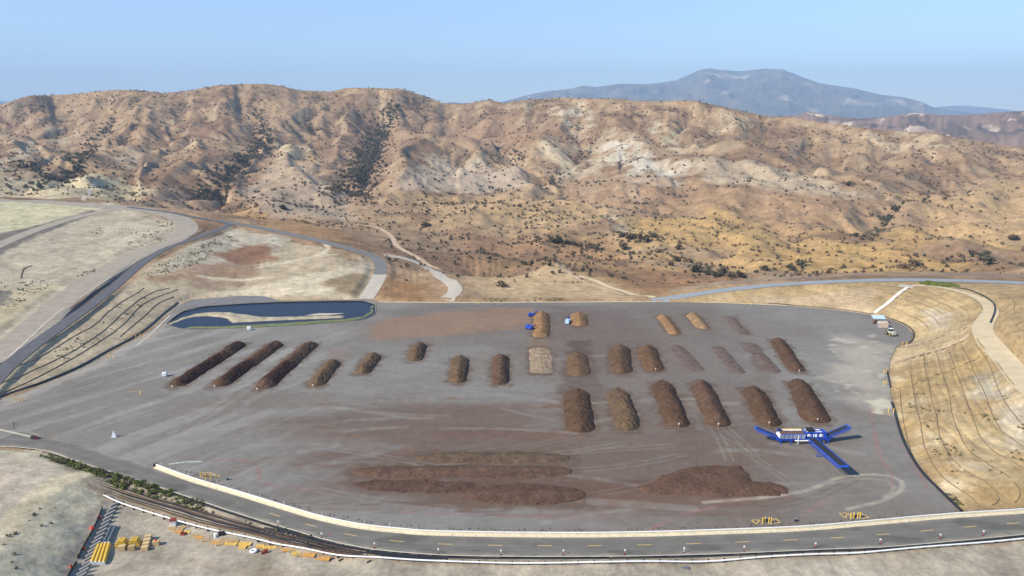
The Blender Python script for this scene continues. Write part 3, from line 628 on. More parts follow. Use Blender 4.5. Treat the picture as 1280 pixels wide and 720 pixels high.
# ------------------------------------------------------------------ roads and channels
def strip(name, c, hw, mat, z=.06, kind='structure', cross=5, hwl=None, crown=0.0, taper=None, drape=True):
    """road laid on the ground along centre points c (world)"""
    c = np.array(c, float); t = np.gradient(c[:, :2], axis=0); t /= np.hypot(t[:, 0], t[:, 1])[:, None] + 1e-9; nrm = np.stack([-t[:, 1], t[:, 0]], 1)
    w = np.full(len(c), hw) if taper is None else hw * np.interp(np.linspace(0, 1, len(c)), *taper)
    V = []; k = np.linspace(-1, 1, cross)
    for i in range(len(c)):
        for s in k:
            x = c[i, 0] + nrm[i, 0] * w[i] * s; y = c[i, 1] + nrm[i, 1] * w[i] * s
            zz = max(hz(x, y), c[i, 2] if not drape else -99) if drape != 'flat' else c[i, 2]
            V.append((x, y, zz + z + crown * (1 - s * s)))
    Fq = [(i * cross + j, i * cross + j + 1, (i + 1) * cross + j + 1, (i + 1) * cross + j) for i in range(len(c) - 1) for j in range(cross - 1)]
    return tag(link(name, mesh_np(name, V, Fq), mat), kind=kind)
def line_t(pts, step=3, n=6): return np.array([(p[0], p[1], hz(p[0], p[1])) for p in resample(np.array(catmull([tp(*q) for q in pts], n)), step)])
def line_g(pts, step=3, n=6, z=0.0): return np.array([(p[0], p[1], z) for p in resample(np.array(catmull([gp(q[0], q[1], z) for q in pts], n)), step)])
M_haul = basic('gravel_road', (.29, .25, .195), .95, .16, .25); M_asph = basic('old_asphalt', (.095, .095, .10), .9, .18, .3)
M_grey = basic('worn_asphalt', (.155, .15, .14), .9, .12, .2); M_conc = basic('pale_concrete', (.42, .375, .30), .9, .14, .3)
M_dirt = basic('dirt_track', (.44, .33, .215), 1, .2, .2); M_sandy = basic('sandy_track', (.53, .43, .27), 1, .14, .2)
M_black = basic('black_liner', (.018, .018, .02), .5, .3, .5); M_road = basic('asphalt', (.165, .152, .128), .92, .2, .35); M_stripe = basic('road_paint_yellow', (.58, .38, .12), .7, .2, 1.5)
strip('haul_road', RD['haul'], 8.2, M_haul, .12, taper=([0, .55, .72, .8, .9, 1], [1, .95, 1.25, 1.1, 1.0, 1.1]), cross=9)
strip('side_road', RD['branch'], 5.0, M_haul, .2, cross=5)
strip('asphalt_road', RD['asphalt'], 3.2, M_asph, .24, taper=([0, .6, 1], [1.15, .9, .8]))
nv = len(RD['valley']); strip('valley_road', RD['valley'][:int(nv * .78)], 4.2, M_grey, .15); strip('concrete_road', RD['valley'][int(nv * .78) - 1:], 4.6, M_conc, .15)
strip('upper_road', RD['north'], 4.2, basic('bluish_asphalt', (.24, .26, .27), .9, .1, .2), .15)
strip('slope_bench_track', RD['bench'], 3.5, M_sandy, .12, taper=([0, .25, .45, .62, .8, 1], [.5, .8, 1.05, 1.3, 1.25, 1.3]))
strip('dirt_track', RD['dirt'], 2.0, M_dirt, .1)
strip('concrete_channel', line_t([(480, 319), (500, 322), (520, 328), (536, 336), (549, 344), (562, 352), (569, 360), (566, 368), (558, 375.5)]), 3.6, M_conc, .15, taper=([0, .3, 1], [.8, 1.1, 1.2]))
strip('down_drain', line_t([(1093, 392), (1112, 377), (1135, 359.5)]), 1.0, basic('drain_concrete', (.60, .55, .47), .8, .1, .4), .38, cross=3)
strip('drain_apron', line_t([(1124, 357.5), (1142, 358.5)]), 3.0, M_conc, .14, cross=3)
strip('side_track', line_t([(724, 345), (742, 350), (765, 360), (790, 368), (818, 372)]), 1.8, M_sandy, .1, cross=3)
strip('side_track', line_t([(700, 334), (715, 343), (745, 358), (780, 369)]), 1.2, M_dirt, .1, cross=3)
strip('north_shoulder', line_g([(474, 377.6), (560, 378.1), (700, 377.7), (820, 377.2), (900, 378.4), (985, 382)], 4), .9, M_sandy, .08, cross=2, drape='flat')
strip('side_ditch', line_t([(10, 448), (70, 393), (88, 383)]), .5, M_conc, .22, cross=2); strip('side_ditch', line_t([(100, 372), (140, 346), (176, 323)]), .45, M_conc, .22, cross=2)
strip('side_ditch', line_t([(-5, 457), (20, 446), (60, 418), (92, 388), (140, 352), (178, 325)]), .7, M_black, .2, cross=2)
strip('slope_access_track', line_t([(1115, 452), (1150, 443), (1200, 427), (1232, 413)]), 1.6, M_dirt, .1, cross=3)
strip('slope_access_track', line_t([(1112, 434), (1150, 428), (1190, 415), (1222, 402)]), 1.0, M_sandy, .1, cross=3)
# the main road in front of the pad
RDU = [(30, 537), (120, 563), (195, 586), (250, 602.5), (300, 618), (362, 637), (400, 648), (450, 658.5), (500, 664), (540, 667), (640, 669), (740, 669.3), (820, 668), (900, 665.5), (1000, 661.5), (1080, 655), (1180, 646), (1280, 639.5), (1400, 630)]
RDL = [(-20, 557), (50, 562), (107, 580), (175, 601), (250, 626), (320, 649), (375, 665), (412, 676), (462, 686), (500, 690), (560, 694), (640, 695.5), (740, 695.5), (820, 694.5), (920, 691.5), (1020, 687), (1100, 684), (1175, 678), (1280, 668), (1400, 655)]
ru = resample(np.array(catmull([gp(*p) for p in RDU], 8)), 3); rl = resample(np.array(catmull([gp(*p) for p in RDL], 8)), 3); n = 140
ru = resample(ru, 1); ru = ru[np.linspace(0, len(ru) - 1, n).astype(int)]
rl2 = []
for i in range(n):
    t = ru[min(i + 1, n - 1), :2] - ru[max(i - 1, 0), :2]; t /= np.hypot(*t); d = np.abs((rl[:, :2] - ru[i, :2]) @ t); d = d + 1e3 * (rl[:, 1] > ru[i, 1] + 2); j = int(np.argmin(d)); rl2.append(rl[j])
rl2 = np.array(rl2)
V = []; nk = 22; f_ = np.linspace(0, 1, nk); fi = np.linspace(0, n - 1, 700)
for i in fi:
    a_ = ru[int(i)] * (1 - i % 1) + ru[min(int(i) + 1, n - 1)] * (i % 1); b_ = rl2[int(i)] * (1 - i % 1) + rl2[min(int(i) + 1, n - 1)] * (i % 1)
    for k in f_: V.append(tuple(a_ + (b_ - a_) * k + np.array([0, 0, .02])))
V = np.array(V); kk_ = np.tile(f_, 700); RC = np.zeros((len(V), 3)); RC[:] = (.158, .150, .132)
RC *= (1 + .13 * fbm(V[:, 0] / 9, V[:, 1] / 3, 4, 4))[:, None]
wl_ = np.exp(-((kk_ - .27) / .05) ** 2) + np.exp(-((kk_ - .40) / .05) ** 2) + np.exp(-((kk_ - .62) / .05) ** 2) + np.exp(-((kk_ - .76) / .05) ** 2); RC *= (1 - .13 * wl_)[:, None]
ed_ = np.clip(smooth(.16, .0, kk_ + .10 * fbm(V[:, 0] / 5, V[:, 1] / 5, 3, 8)) + smooth(.86, 1.0, kk_ + .12 * fbm(V[:, 0] / 6, V[:, 1] / 6, 3, 18)), 0, 1) * .7
RC = RC * (1 - ed_[:, None]) + np.array((.27, .235, .18)) * ed_[:, None]
pt_ = smooth(.38, .42, pnoise(V[:, 0] / 14, V[:, 1] / 6, 91)); RC *= (1 - .22 * pt_)[:, None]
M_road = ground_mat('asphalt', [(.3, .08), (2.5, .1)], bump=.01, bscale=6)
tag(link('road', mesh_np('road', V, [(i * nk + j, i * nk + j + 1, i * nk + nk + 1 + j, i * nk + nk + j) for i in range(699) for j in range(nk - 1)], True, RC), M_road), kind='structure')
mid = resample(ru * .5 + rl2 * .5, .5); s0 = 0; mb = MB()
mid[:, 2] = .03
start = int(np.argmin(np.hypot(mid[:, 0] - gp(340, 660)[0], mid[:, 1] - gp(340, 660)[1])))
px0 = None
for i in range(8, len(mid) - 30, 24):
    if mid[i, 0] < gp(330, 640)[0]: continue
    a, b = mid[i], mid[i + 7]; t = (b - a)[:2]; t /= np.hypot(*t); nn = np.array([-t[1], t[0]]) * .11
    mb.add([(a[0] - nn[0], a[1] - nn[1], .035), (b[0] - nn[0], b[1] - nn[1], .035), (b[0] + nn[0], b[1] + nn[1], .035), (a[0] + nn[0], a[1] + nn[1], .035)], [(0, 1, 2, 3)])
tag(mb.build('road_markings', M_stripe), kind='structure')
kerbc = rl2.copy(); mb = MB(); mb.tube([(p[0], p[1], .02) for p in kerbc[::2]], .13, 5)
tag(mb.build('kerb', basic('kerb_concrete', (.42, .39, .33), .9, .2, .5)), kind='structure')

# ------------------------------------------------------------------ far country
def range_mesh(name, sky_pts, Yc, depth, base, mat, amp, nsc, nu=500, nr=70, seed=1, colour=None, foot=None):
    us = np.array([ray(*p)[0] for p in sky_pts]); ss = np.array([ray(*p)[1] for p in sky_pts])
    u = np.linspace(us[0], us[-1], nu); r = np.linspace(Yc - depth, Yc + depth * .7, nr)
    top = CAMZ + np.interp(u, us, ss) * Yc
    u2, r2 = np.meshgrid(u, r); x = u2 * r2; y = r2
    t = (r2 - (Yc - depth)) / depth; prof = np.where(t < 1, np.power(np.clip(t, 0, 1), 1.15), np.clip(1 - (t - 1) / .7, 0, 1) ** .8)
    rid = (.5 - np.abs(fbm(x / nsc, y / nsc, 5, seed))) * 1.0
    z = base + (top[None, :] - base) * prof + amp * rid * np.clip(prof * (1 - prof) * 4, 0, 1)
    for _ in range(4):
        ang = (z - CAMZ) / r2; k = np.argmax(ang, 0); dz = (np.interp(u, us, ss) - ang[k, np.arange(nu)]) * r[k]
        z = z + dz[None, :] * np.clip(prof, 0, 1)
    V = np.stack([x, y, z], -1).reshape(-1, 3); ii = (np.arange(nr - 1)[:, None] * nu + np.arange(nu - 1)[None, :]).ravel()
    Cc = np.zeros(x.shape + (3,), np.float32); Cc[:] = colour[0]; Cc = lerpc(Cc, colour[1], smooth(.0, .5, fbm(x / nsc * 1.7, y / nsc * 1.7, 4, seed + 4)))
    if len(colour) > 2: Cc = lerpc(Cc, colour[2], smooth(.45, .7, fbm(x / nsc * 2.3, y / nsc * 2.3, 4, seed + 14)))
    return tag(link(name, mesh_np(name, V, np.stack([ii, ii + 1, ii + nu + 1, ii + nu], -1), True, Cc.reshape(-1, 3)), mat), kind='structure')
M_far = ground_mat('far_scrub', [(.002, .2), (.01, .15)])
range_mesh('hills', [(860, 150), (930, 150), (975, 146), (996, 143.5), (1011, 139.5), (1036, 144.5), (1072, 148), (1108, 146), (1126, 143), (1144, 141), (1180, 144), (1216, 143.5), (1252, 140), (1280, 138.5), (1340, 135), (1450, 134), (1560, 140)],
           3900, 1500, -60, M_far, 110, 420, seed=4, colour=[(.20, .135, .10), (.11, .085, .07), (.48, .38, .29)])
MTN = [(420, 137), (520, 136), (562, 127.6), (576, 128.4), (600, 131), (623, 128.5), (659, 119), (685, 113.5), (713, 111), (729, 106.8), (745, 108.6), (774, 104.6), (814, 104.6), (830, 102.5), (845, 100.4), (863, 92.4), (875, 87.5), (886.5, 85.2),
       (900, 87.5), (925, 89), (945, 87), (957, 85.8), (978, 86.5), (1007, 97.8), (1025, 104), (1068, 110.4), (1100, 118), (1133, 122), (1154, 128), (1169, 135.5), (1230, 143), (1320, 147)]
range_mesh('mountain', MTN, 15000, 5200, -50, M_far, 420, 1500, nu=500, nr=160, seed=9, colour=[(.10, .10, .075), (.15, .125, .09), (.30, .25, .19)])
range_mesh('distant_range', [(1040, 149), (1100, 141), (1172, 133.7), (1190, 132.2), (1208, 132), (1230, 134), (1252, 136.5), (1280, 139.5), (1350, 137), (1440, 142), (1560, 149)], 21000, 3500, -50, M_far, 200, 1800, 200, 40, 5, [(.11, .105, .08), (.15, .13, .10)])
range_mesh('distant_range', [(-400, 138), (-200, 122), (-60, 121), (0, 125.5), (13, 127), (60, 132), (200, 140), (330, 144), (430, 148)], 17000, 3000, -50, M_far, 200, 1500, 200, 40, 15, [(.11, .105, .08), (.15, .13, .10)])
mb = MB(); mb.add([(-23900, -900, -70), (23900, -900, -70), (23900, 24500, -70), (-23900, 24500, -70)], [(0, 1, 2, 3)])
tag(mb.build('ground', basic('plain_soil', (.24, .19, .13), 1, .2, .002)), kind='structure')

# ------------------------------------------------------------------ pond
def flat(name, pts, z, mat, px=True, kind='structure'):
    w = [gp(p[0], p[1], z) for p in pts] if px else pts
    w = [(p[0], p[1], z) for p in w]
    me = bpy.data.meshes.new(name); me.from_pydata(w, [], [tuple(range(len(w)))]); bm = bmesh.new(); bm.from_mesh(me); bmesh.ops.triangulate(bm, faces=bm.faces); bmesh.ops.recalc_face_normals(bm, faces=bm.faces); bm.to_mesh(me); bm.free()
    if me.polygons and me.polygons[0].normal.z < 0: me.flip_normals()
    return tag(link(name, me, mat), kind=kind)
mw, N_, L_, b_ = newmat('pond_water'); b_.inputs['Base Color'].default_value = (.010, .017, .038, 1); b_.inputs['Specular IOR Level'].default_value = .25; b_.inputs['Roughness'].default_value = .35; b_.inputs['IOR'].default_value = 1.33
nt = N_.new('ShaderNodeTexNoise'); nt.inputs['Scale'].default_value = .8; bp = N_.new('ShaderNodeBump'); bp.inputs['Distance'].default_value = .06; g_ = N_.new('ShaderNodeNewGeometry')
L_.new(g_.outputs['Position'], nt.inputs['Vector']); L_.new(nt.outputs['Fac'], bp.inputs['Height']); L_.new(bp.outputs[0], b_.inputs['Normal'])
pc = [(p[0], p[1]) for p in catmull([(*p, 0) for p in POND], 5, True)]
flat('pond_water', pc, -.35, mw, False)
M_reed = basic('algae_bank', (.13, .15, .06), .9, .35, .4)
def bank(name, pts, mat, z0, h, soft=2.5, kind='structure', step=1.6, seed=3):
    """low earth body with the given outline (photo points on z0)"""
    w = [gp(p[0], p[1], z0)[:2] for p in pts]; xs = [p[0] for p in w]; ys = [p[1] for p in w]
    gx_ = np.arange(min(xs) - 1, max(xs) + 1, step); gy_ = np.arange(min(ys) - 1, max(ys) + 1, step * .6); x, y = np.meshgrid(gx_, gy_)
    d = sd_poly(x, y, w, 1e6) + .5 * pnoise(x / 5, y / 5, seed); z = z0 + h * smooth(0, soft, d) * (1 + .25 * pnoise(x / 4, y / 4, seed)) - .4 * (d < 0)
    kf = ((d[:-1, :-1] > -1) & (d[1:, 1:] > -1)); nx = len(gx_)
    ii = (np.arange(len(gy_) - 1)[:, None] * nx + np.arange(nx - 1)[None, :])[kf]
    return tag(link(name, mesh_np(name, np.stack([x, y, z], -1).reshape(-1, 3), np.stack([ii, ii + 1, ii + nx + 1, ii + nx], -1)), mat), kind=kind)
bank('pond_berm', [(203, 408), (225, 398), (243, 393.2), (268, 390.5), (292, 391.5), (330, 396.8), (380, 396.3), (415, 394.8), (433, 395), (429, 397.6), (400, 399), (355, 400.5), (315, 402.5), (290, 404), (282, 398), (262, 395.5), (245, 395.8), (228, 400), (214, 406)],
     basic('berm_soil', (.34, .29, .20), 1, .35, .3), -.4, .9)
bank('pond_bank', [(232, 411), (280, 410.5), (355, 407.5), (442, 401), (458, 397), (467, 391), (468, 382), (463, 382), (462, 390), (452, 396), (430, 399), (355, 404), (280, 408), (236, 408.5)], M_reed, -.38, .4, 1.2)
edge3 = [(p[0], p[1], .03) for p in catmull([(*p, 0) for p in POND], 4, True)]
tag(MB().tube(edge3 + edge3[:1], .24, 6).build('pond_rim', basic('pond_rim', (.16, .15, .11), .9, .3, .5)), kind='structure')
flat('slab', [(398, 391.5), (432, 391.5), (410, 394), (380, 394.5)], .75, M_conc)
# lining strip along the foot of both cut slopes
def liner(pts, r, z=.05, flatz=True):
    c = line_g(pts, 2.5)
    return tag(MB().tube([(p[0], p[1], z) for p in c], r, 6).build('drainage_liner', M_black), kind='structure')
liner([(-40, 512), (0, 497), (35, 485), (62, 475), (100, 458.5), (135, 439), (165, 423), (186, 409), (204, 393), (222, 379)], .65); 
liner([(960, 379.6), (985, 381), (1050, 387), (1090, 392.6), (1095, 392.5), (1112, 398), (1132, 406), (1142, 415), (1141, 424), (1136, 430)], .3)
liner([(1108, 462), (1111, 473), (1113, 484)], .3); liner([(1115, 503), (1119, 517), (1127, 545), (1139, 570), (1153, 591), (1173, 611), (1202, 639)], .42)
strip('gutter', line_g([(170, 432), (186, 420), (202, 404), (213, 394)], 3), .45, M_conc, .05, cross=2, drape='flat')
strip('bench_ditch', line_t([(1194, 359.5), (1215, 364), (1236, 374), (1244, 386), (1238, 404)]), .4, M_black, .3, cross=2)
strip('end_kerb', line_g([(-30, 531), (0, 537.5), (20, 542), (42, 547)], 2), .5, M_conc, .12, cross=2, drape='flat')

M_rust = basic('wet_soil', (.10, .06, .035), 1, .3, .6)
DL = []
for q_, w_, m_ in ((.42, .16, M_rust), (.50, .26, M_black), (.60, .2, M_rust), (.68, .3, M_black), (.80, .17, M_black), (.89, .3, M_rust)):
    pts_ = []
    for x_ in range(104 + int(30 * q_), 470, 22):
        yt = np.interp(x_, [50, 107, 175, 250, 320, 375, 412, 462, 500], [562, 580, 601, 626, 649, 665, 676, 686, 690]); yb = np.interp(x_, [90, 130, 175, 225, 275, 320, 350, 400, 450, 500], [604, 618, 634, 649, 662, 671, 679, 689, 697, 702.5])
        pts_.append((x_, yt + (yb - yt) * q_ + .5 * math.sin(x_ * .05 + q_ * 9)))
    DL.append((pts_, w_, m_))
for l_, w_, m_ in DL + [([(330, 660), (400, 678), (440, 687), (500, 695), (560, 698)], .9, M_black),
    ([(60, 567), (107, 583), (175, 604), (250, 629), (320, 652), (375, 668), (412, 679), (462, 689), (500, 693), (560, 697), (640, 698), (740, 698), (820, 697), (920, 694), (1020, 689.5), (1100, 686.5), (1175, 680.5), (1280, 670.5), (1400, 657)], .33, M_black)]:
    strip('ditch_liner', line_t(l_, 1.5), w_, m_, .1, cross=2, taper=([0, .1, .9, 1], [.3, 1, 1, .3]))
# ------------------------------------------------------------------ light, sky, air, camera
SUN_EL, SH = R(37), R(28)
to_sun = Vector((-math.cos(SH) * math.cos(SUN_EL), -math.sin(SH) * math.cos(SUN_EL), math.sin(SUN_EL)))
w = bpy.data.worlds.new('World'); SC.world = w; w.use_nodes = True
sky = w.node_tree.nodes.new('ShaderNodeTexSky'); sky.sky_type = 'NISHITA'; sky.sun_disc = False; sky.sun_elevation = SUN_EL
sky.sun_rotation = math.atan2(to_sun.x, to_sun.y); sky.air_density = 1.0; sky.dust_density = .0; sky.ozone_density = 5.0; sky.altitude = 100
bgn = w.node_tree.nodes['Background']; w.node_tree.links.new(sky.outputs[0], bgn.inputs[0]); bgn.inputs[1].default_value = .125
sl = bpy.data.lights.new('sun', 'SUN'); sl.energy = 4.9; sl.angle = R(.53); sl.color = (1, .91, .77)
so = bpy.data.objects.new('sun', sl); COL.objects.link(so); so.rotation_euler = to_sun.to_track_quat('Z', 'Y').to_euler(); so.location = (0, 0, 400)
HAZE_D = 8e-5
mh = bpy.data.materials.new('haze_air'); mh.use_nodes = True; nt = mh.node_tree; nt.nodes.clear(); o_ = nt.nodes.new('ShaderNodeOutputMaterial'); pv = nt.nodes.new('ShaderNodeVolumePrincipled')
pv.inputs['Color'].default_value = (.50, .70, 1.0, 1); pv.inputs['Density'].default_value = HAZE_D; pv.inputs['Anisotropy'].default_value = .0; nt.links.new(pv.outputs[0], o_.inputs['Volume'])
tag(MB().box((0, 11800, 740), (48000, 25600, 1630)).build('haze', mh), kind='stuff')
cd = bpy.data.cameras.new('camera'); cam = bpy.data.objects.new('camera', cd); COL.objects.link(cam); SC.camera = cam
cam.location = (0, 0, CAMZ); cam.rotation_euler = (math.pi / 2 - PITCH, 0, 0); cd.sensor_width = 36; cd.lens = 36 * F / 1280; cd.clip_start = 1; cd.clip_end = 80000
SC.view_settings.view_transform = 'Standard'; SC.view_settings.look = 'None'; SC.view_settings.exposure = .72; SC.view_settings.gamma = 1; SC.view_settings.use_curve_mapping = False
SC.render.engine = 'CYCLES'
# ------------------------------------------------------------------ compost windrows
M_comp, N_, L_, b_ = newmat('compost'); b_.inputs['Roughness'].default_value = 1; b_.inputs['Specular IOR Level'].default_value = .05
at = N_.new('ShaderNodeAttribute'); at.attribute_name = 'soil'; ge = N_.new('ShaderNodeNewGeometry'); cur = at.outputs['Color']
for s_, v_ in ((.25, .14), (1.1, .25), (3.5, .3)):
    n = N_.new('ShaderNodeTexNoise'); n.inputs['Scale'].default_value = s_; n.inputs['Detail'].default_value = 5; L_.new(ge.outputs['Position'], n.inputs['Vector'])
    r = N_.new('ShaderNodeMapRange'); r.inputs['From Min'].default_value = .3; r.inputs['From Max'].default_value = .7; r.inputs['To Min'].default_value = 1 - v_; r.inputs['To Max'].default_value = 1 + v_
    L_.new(n.outputs['Fac'], r.inputs['Value']); mx = N_.new('ShaderNodeVectorMath'); mx.operation = 'SCALE'; L_.new(cur, mx.inputs[0]); L_.new(r.outputs['Result'], mx.inputs['Scale']); cur = mx.outputs[0]
L_.new(cur, b_.inputs['Base Color'])
bp = N_.new('ShaderNodeBump'); bp.inputs['Distance'].default_value = .3; L_.new(n.outputs['Fac'], bp.inputs['Height']); L_.new(bp.outputs[0], b_.inputs['Normal'])
DK = (.05, .025, .018); MD = (.088, .052, .032); MB_ = (.115, .075, .045); OR = (.225, .13, .062); PL = (.27, .205, .135); RB = (.10, .06, .039)
GPIL = 'compost windrows on the work yard'
PILES = []
def windrow(near, far, w, h, col, label, seed, dark=None, ripple=0.0, flare=1.0, tip=.25, lump=.22, name='compost_windrow', wob=.5):
    a = np.array(gp(*near)[:2]); b = np.array(gp(*far)[:2]); L = np.hypot(*(b - a)); d = (b - a) / L; nn = np.array([-d[1], d[0]]); c0 = (a + b) / 2
    L2 = L + w * .5; ns = max(24, int(L2 / .45)); nc = 34; V = []; Cc = []
    t = np.linspace(-.0, 1.0, ns)[:, None]; s = np.linspace(-1, 1, nc)[None, :]
    ends = np.clip(np.minimum(t, 1 - t) * L2 / (w * tip * 2), 0, 1); ee = np.sqrt(1 - (1 - ends) ** 2) ** .9
    wl = (w / 2) * (ee * .72 + .28 * (ends > 0) * ends ** .3) * (1 + (flare - 1) * (1 - t)) * (1 + .09 * pnoise(t * L2 / 5, t * 0 + seed, seed) + .05 * pnoise(t * L2 / 1.6, t * 0, seed + 2))
    cxn = wob * pnoise(t * L2 / 14, t * 0 + 3.3, seed + 5)
    lx = (t - .5) * L2 + s * 0; ly = s * wl + cxn
    prof = np.clip(1 - np.abs(s) ** 1.45, 0, 1) ** .92
    h = h * .9 if near[1] < 560 else h
    hgt = h * ee * prof * (1 + .14 * pnoise(t * L2 / 4, t * 0 + 7, seed))
    X_ = c0[0] + d[0] * lx + nn[0] * ly; Y_ = c0[1] + d[1] * lx + nn[1] * ly
    hgt = hgt + lump * (fbm(lx / 1.1, ly / 1.1, 3, seed) * .9 + .6 * pnoise(lx / 3, ly / 3, seed + 1)) * np.clip(prof * 2.5, 0, 1) * np.minimum(ee * 2, 1)
    if ripple: hgt = hgt + ripple * np.sin((lx + np.abs(ly) * 1.1) * 2 * math.pi / 3.2) * prof
    hgt = np.maximum(hgt, -.05); hgt[:, 0] = hgt[:, -1] = -.06; hgt[0, :] = hgt[-1, :] = -.06
    cc = np.zeros(X_.shape + (3,)); cc[:] = col
    cc *= (1 + .18 * fbm(lx / 3.0, ly / 3.0, 3, seed + 3))[..., None]
    if dark: 
        for t0, t1, dc in dark:
            m = smooth(t0 - .02, t0 + .02, t + .02 * pnoise(lx / 2, ly / 2, 4)) * smooth(t1 + .02, t1 - .02, t + .02 * pnoise(lx / 2, ly / 2, 6)); cc = cc * (1 - m[..., None]) + np.array(dc) * m[..., None]
    V = np.stack([X_ - c0[0], Y_ - c0[1], hgt], -1).reshape(-1, 3)
    ii = (np.arange(ns - 1)[:, None] * nc + np.arange(nc - 1)[None, :]).ravel(); fq = np.stack([ii, ii + nc, ii + nc + 1, ii + 1], -1)
    me = mesh_np(name, V, fq, True, cc.reshape(-1, 3))
    if me.polygons[len(me.polygons) // 2].normal.z < 0: me.flip_normals()
    o = link(name, me, M_comp, None, (c0[0], c0[1], 0)); tag(o, label, 'compost pile', GPIL); PILES.append(o); return o
windrow((221, 481), (299, 431), 7.8, 2.3, MD, 'long narrow dark compost windrow at the far left of the yard, beside the white cube', 1, [(.03, .62, DK), (.78, .97, (.05, .03, .02))], lump=.3)
windrow((274, 481), (345, 431), 8.0, 2.4, MD, 'long two-tone compost windrow between two others at left, second from the white cube', 2, [(.08, .48, DK)], lump=.3)
windrow((329, 484), (388, 431), 8.0, 2.4, RB, 'long two-tone compost windrow, the rightmost of the three long slanting ones', 3, [(.10, .47, DK)], lump=.34)
windrow((395, 481), (416, 454), 7.2, 2.3, MB_, 'short greyish brown compost pile just right of the three long windrows', 4, lump=.32)
windrow((454, 466), (468, 445), 7.0, 2.3, MB_, 'small brown compost pile between the greyish pile and the one nearest the pond corner', 5, lump=.3)
windrow((519, 450), (525, 432), 7.2, 2.3, MB_, 'small brown compost pile nearest to the rust coloured soil stain and pond corner', 6, lump=.3)
windrow((572, 477), (575, 449), 7.4, 2.3, MB_, 'upright brown compost pile, left one of a matching pair at mid yard', 7, lump=.3)
windrow((624, 479), (627, 447), 7.2, 2.3, RB, 'upright reddish brown compost pile, right one of a matching pair at mid yard', 8, lump=.3)
windrow((677, 420), (677, 394), 8.2, 2.4, OR, 'orange brown chip pile beside two blue units at the far yard edge', 9, lump=.2, tip=.12)
windrow((676, 464), (675, 437), 9.8, .7, PL, 'low pale tan pile of coarse rubble below the orange chip pile', 10, lump=.3, tip=.12)
windrow((724, 406), (724, 394), 9.0, 2.3, OR, 'short orange chip pile with one pale blue unit at its left side', 11, lump=.2, tip=.2)
windrow((723, 468), (722, 444), 9.6, 1.9, (.13, .08, .046), 'low rounded brown pile on the dark stained lane', 12, lump=.2, tip=.3)
windrow((726, 537), (721, 492), 10.2, 2.7, MD, 'large dark brown compost windrow with faint chevron furrows, leftmost of the front row', 13, ripple=.18)
windrow((776, 465), (775, 436), 9.2, 2.5, (.105, .064, .038), 'very dark upright compost pile right of the stained lane in the middle row', 14, lump=.16)
windrow((817, 462), (809, 436), 9.0, 2.5, (.115, .068, .039), 'dark brown slanting compost pile standing next to the cleared grey strips', 15, lump=.18)
windrow((844, 417), (828, 396), 6.4, 1.9, (.22, .13, .066), 'narrow rusty brown pile, left one of the two in the far right row', 16, lump=.14)
windrow((880, 410), (865, 394), 7.0, 1.9, (.25, .16, .085), 'narrow lighter brown pile, right one of the two in the far right row', 17, lump=.14)
windrow((996, 463), (972, 427), 7.2, 2.3, MD, 'dark ragged compost windrow alone at the right, nearest to the parked loader', 18, lump=.3)
windrow((785, 535), (773, 492), 9.0, 2.7, MB_, 'compost windrow with curved furrows, second from the left in the front row', 19, ripple=.24)
windrow((848, 531), (827, 482), 8.8, 2.7, MD, 'long dark furrowed compost windrow, third from the left in the front row', 20, ripple=.2)
windrow((898, 531), (876, 481), 8.4, 2.7, RB, 'long smooth brown compost windrow, fourth from the left in the front row', 21, lump=.16)
windrow((962, 530), (941, 489), 8.8, 2.6, MD, 'compost windrow just above the left arm of the blue screening machine', 22, lump=.3)
windrow((1021, 526), (997, 480), 8.4, 2.7, MD, 'compost windrow with a wide foot above the right arm of the blue screening machine', 23, flare=1.25, lump=.28)
for near_, far_, w_, lb in [((924, 466), (897, 434), 6.4, 'faint grey flattened pile remnant in the middle row, left of the darker one'), ((968, 465), (936, 430), 6.8, 'darker flattened pile remnant just left of the ragged dark windrow'), ((931, 418), (912, 397), 6.0, 'flattened reddish remnant at the far right beyond the two rusty piles'), ((872, 463), (844, 433), 7.5, 'pale grey remnant strip between the slanting pile and other remnants')]:
    windrow(near_, far_, w_, .42, (.135, .10, .082), lb, int(near_[0]), tip=.3, lump=.1, name='pile_remnant')
windrow((527, 572), (704, 572), 8.4, 1.15, (.115, .078, .052), 'long crosswise compost windrow, rear one of the stack at front centre', 24, tip=1.1, lump=.08, wob=.5)
windrow((450, 590), (707, 589.5), 8.2, 1.25, (.11, .068, .047), 'longest crosswise compost windrow, in the middle of the front centre stack', 25, tip=.8, lump=.08, wob=.5)
windrow((590, 617), (718, 618), 13.0, 1.1, (.105, .062, .043), 'broad flat crosswise compost windrow nearest to the road at front centre', 26, tip=.8, lump=.08, wob=.5)
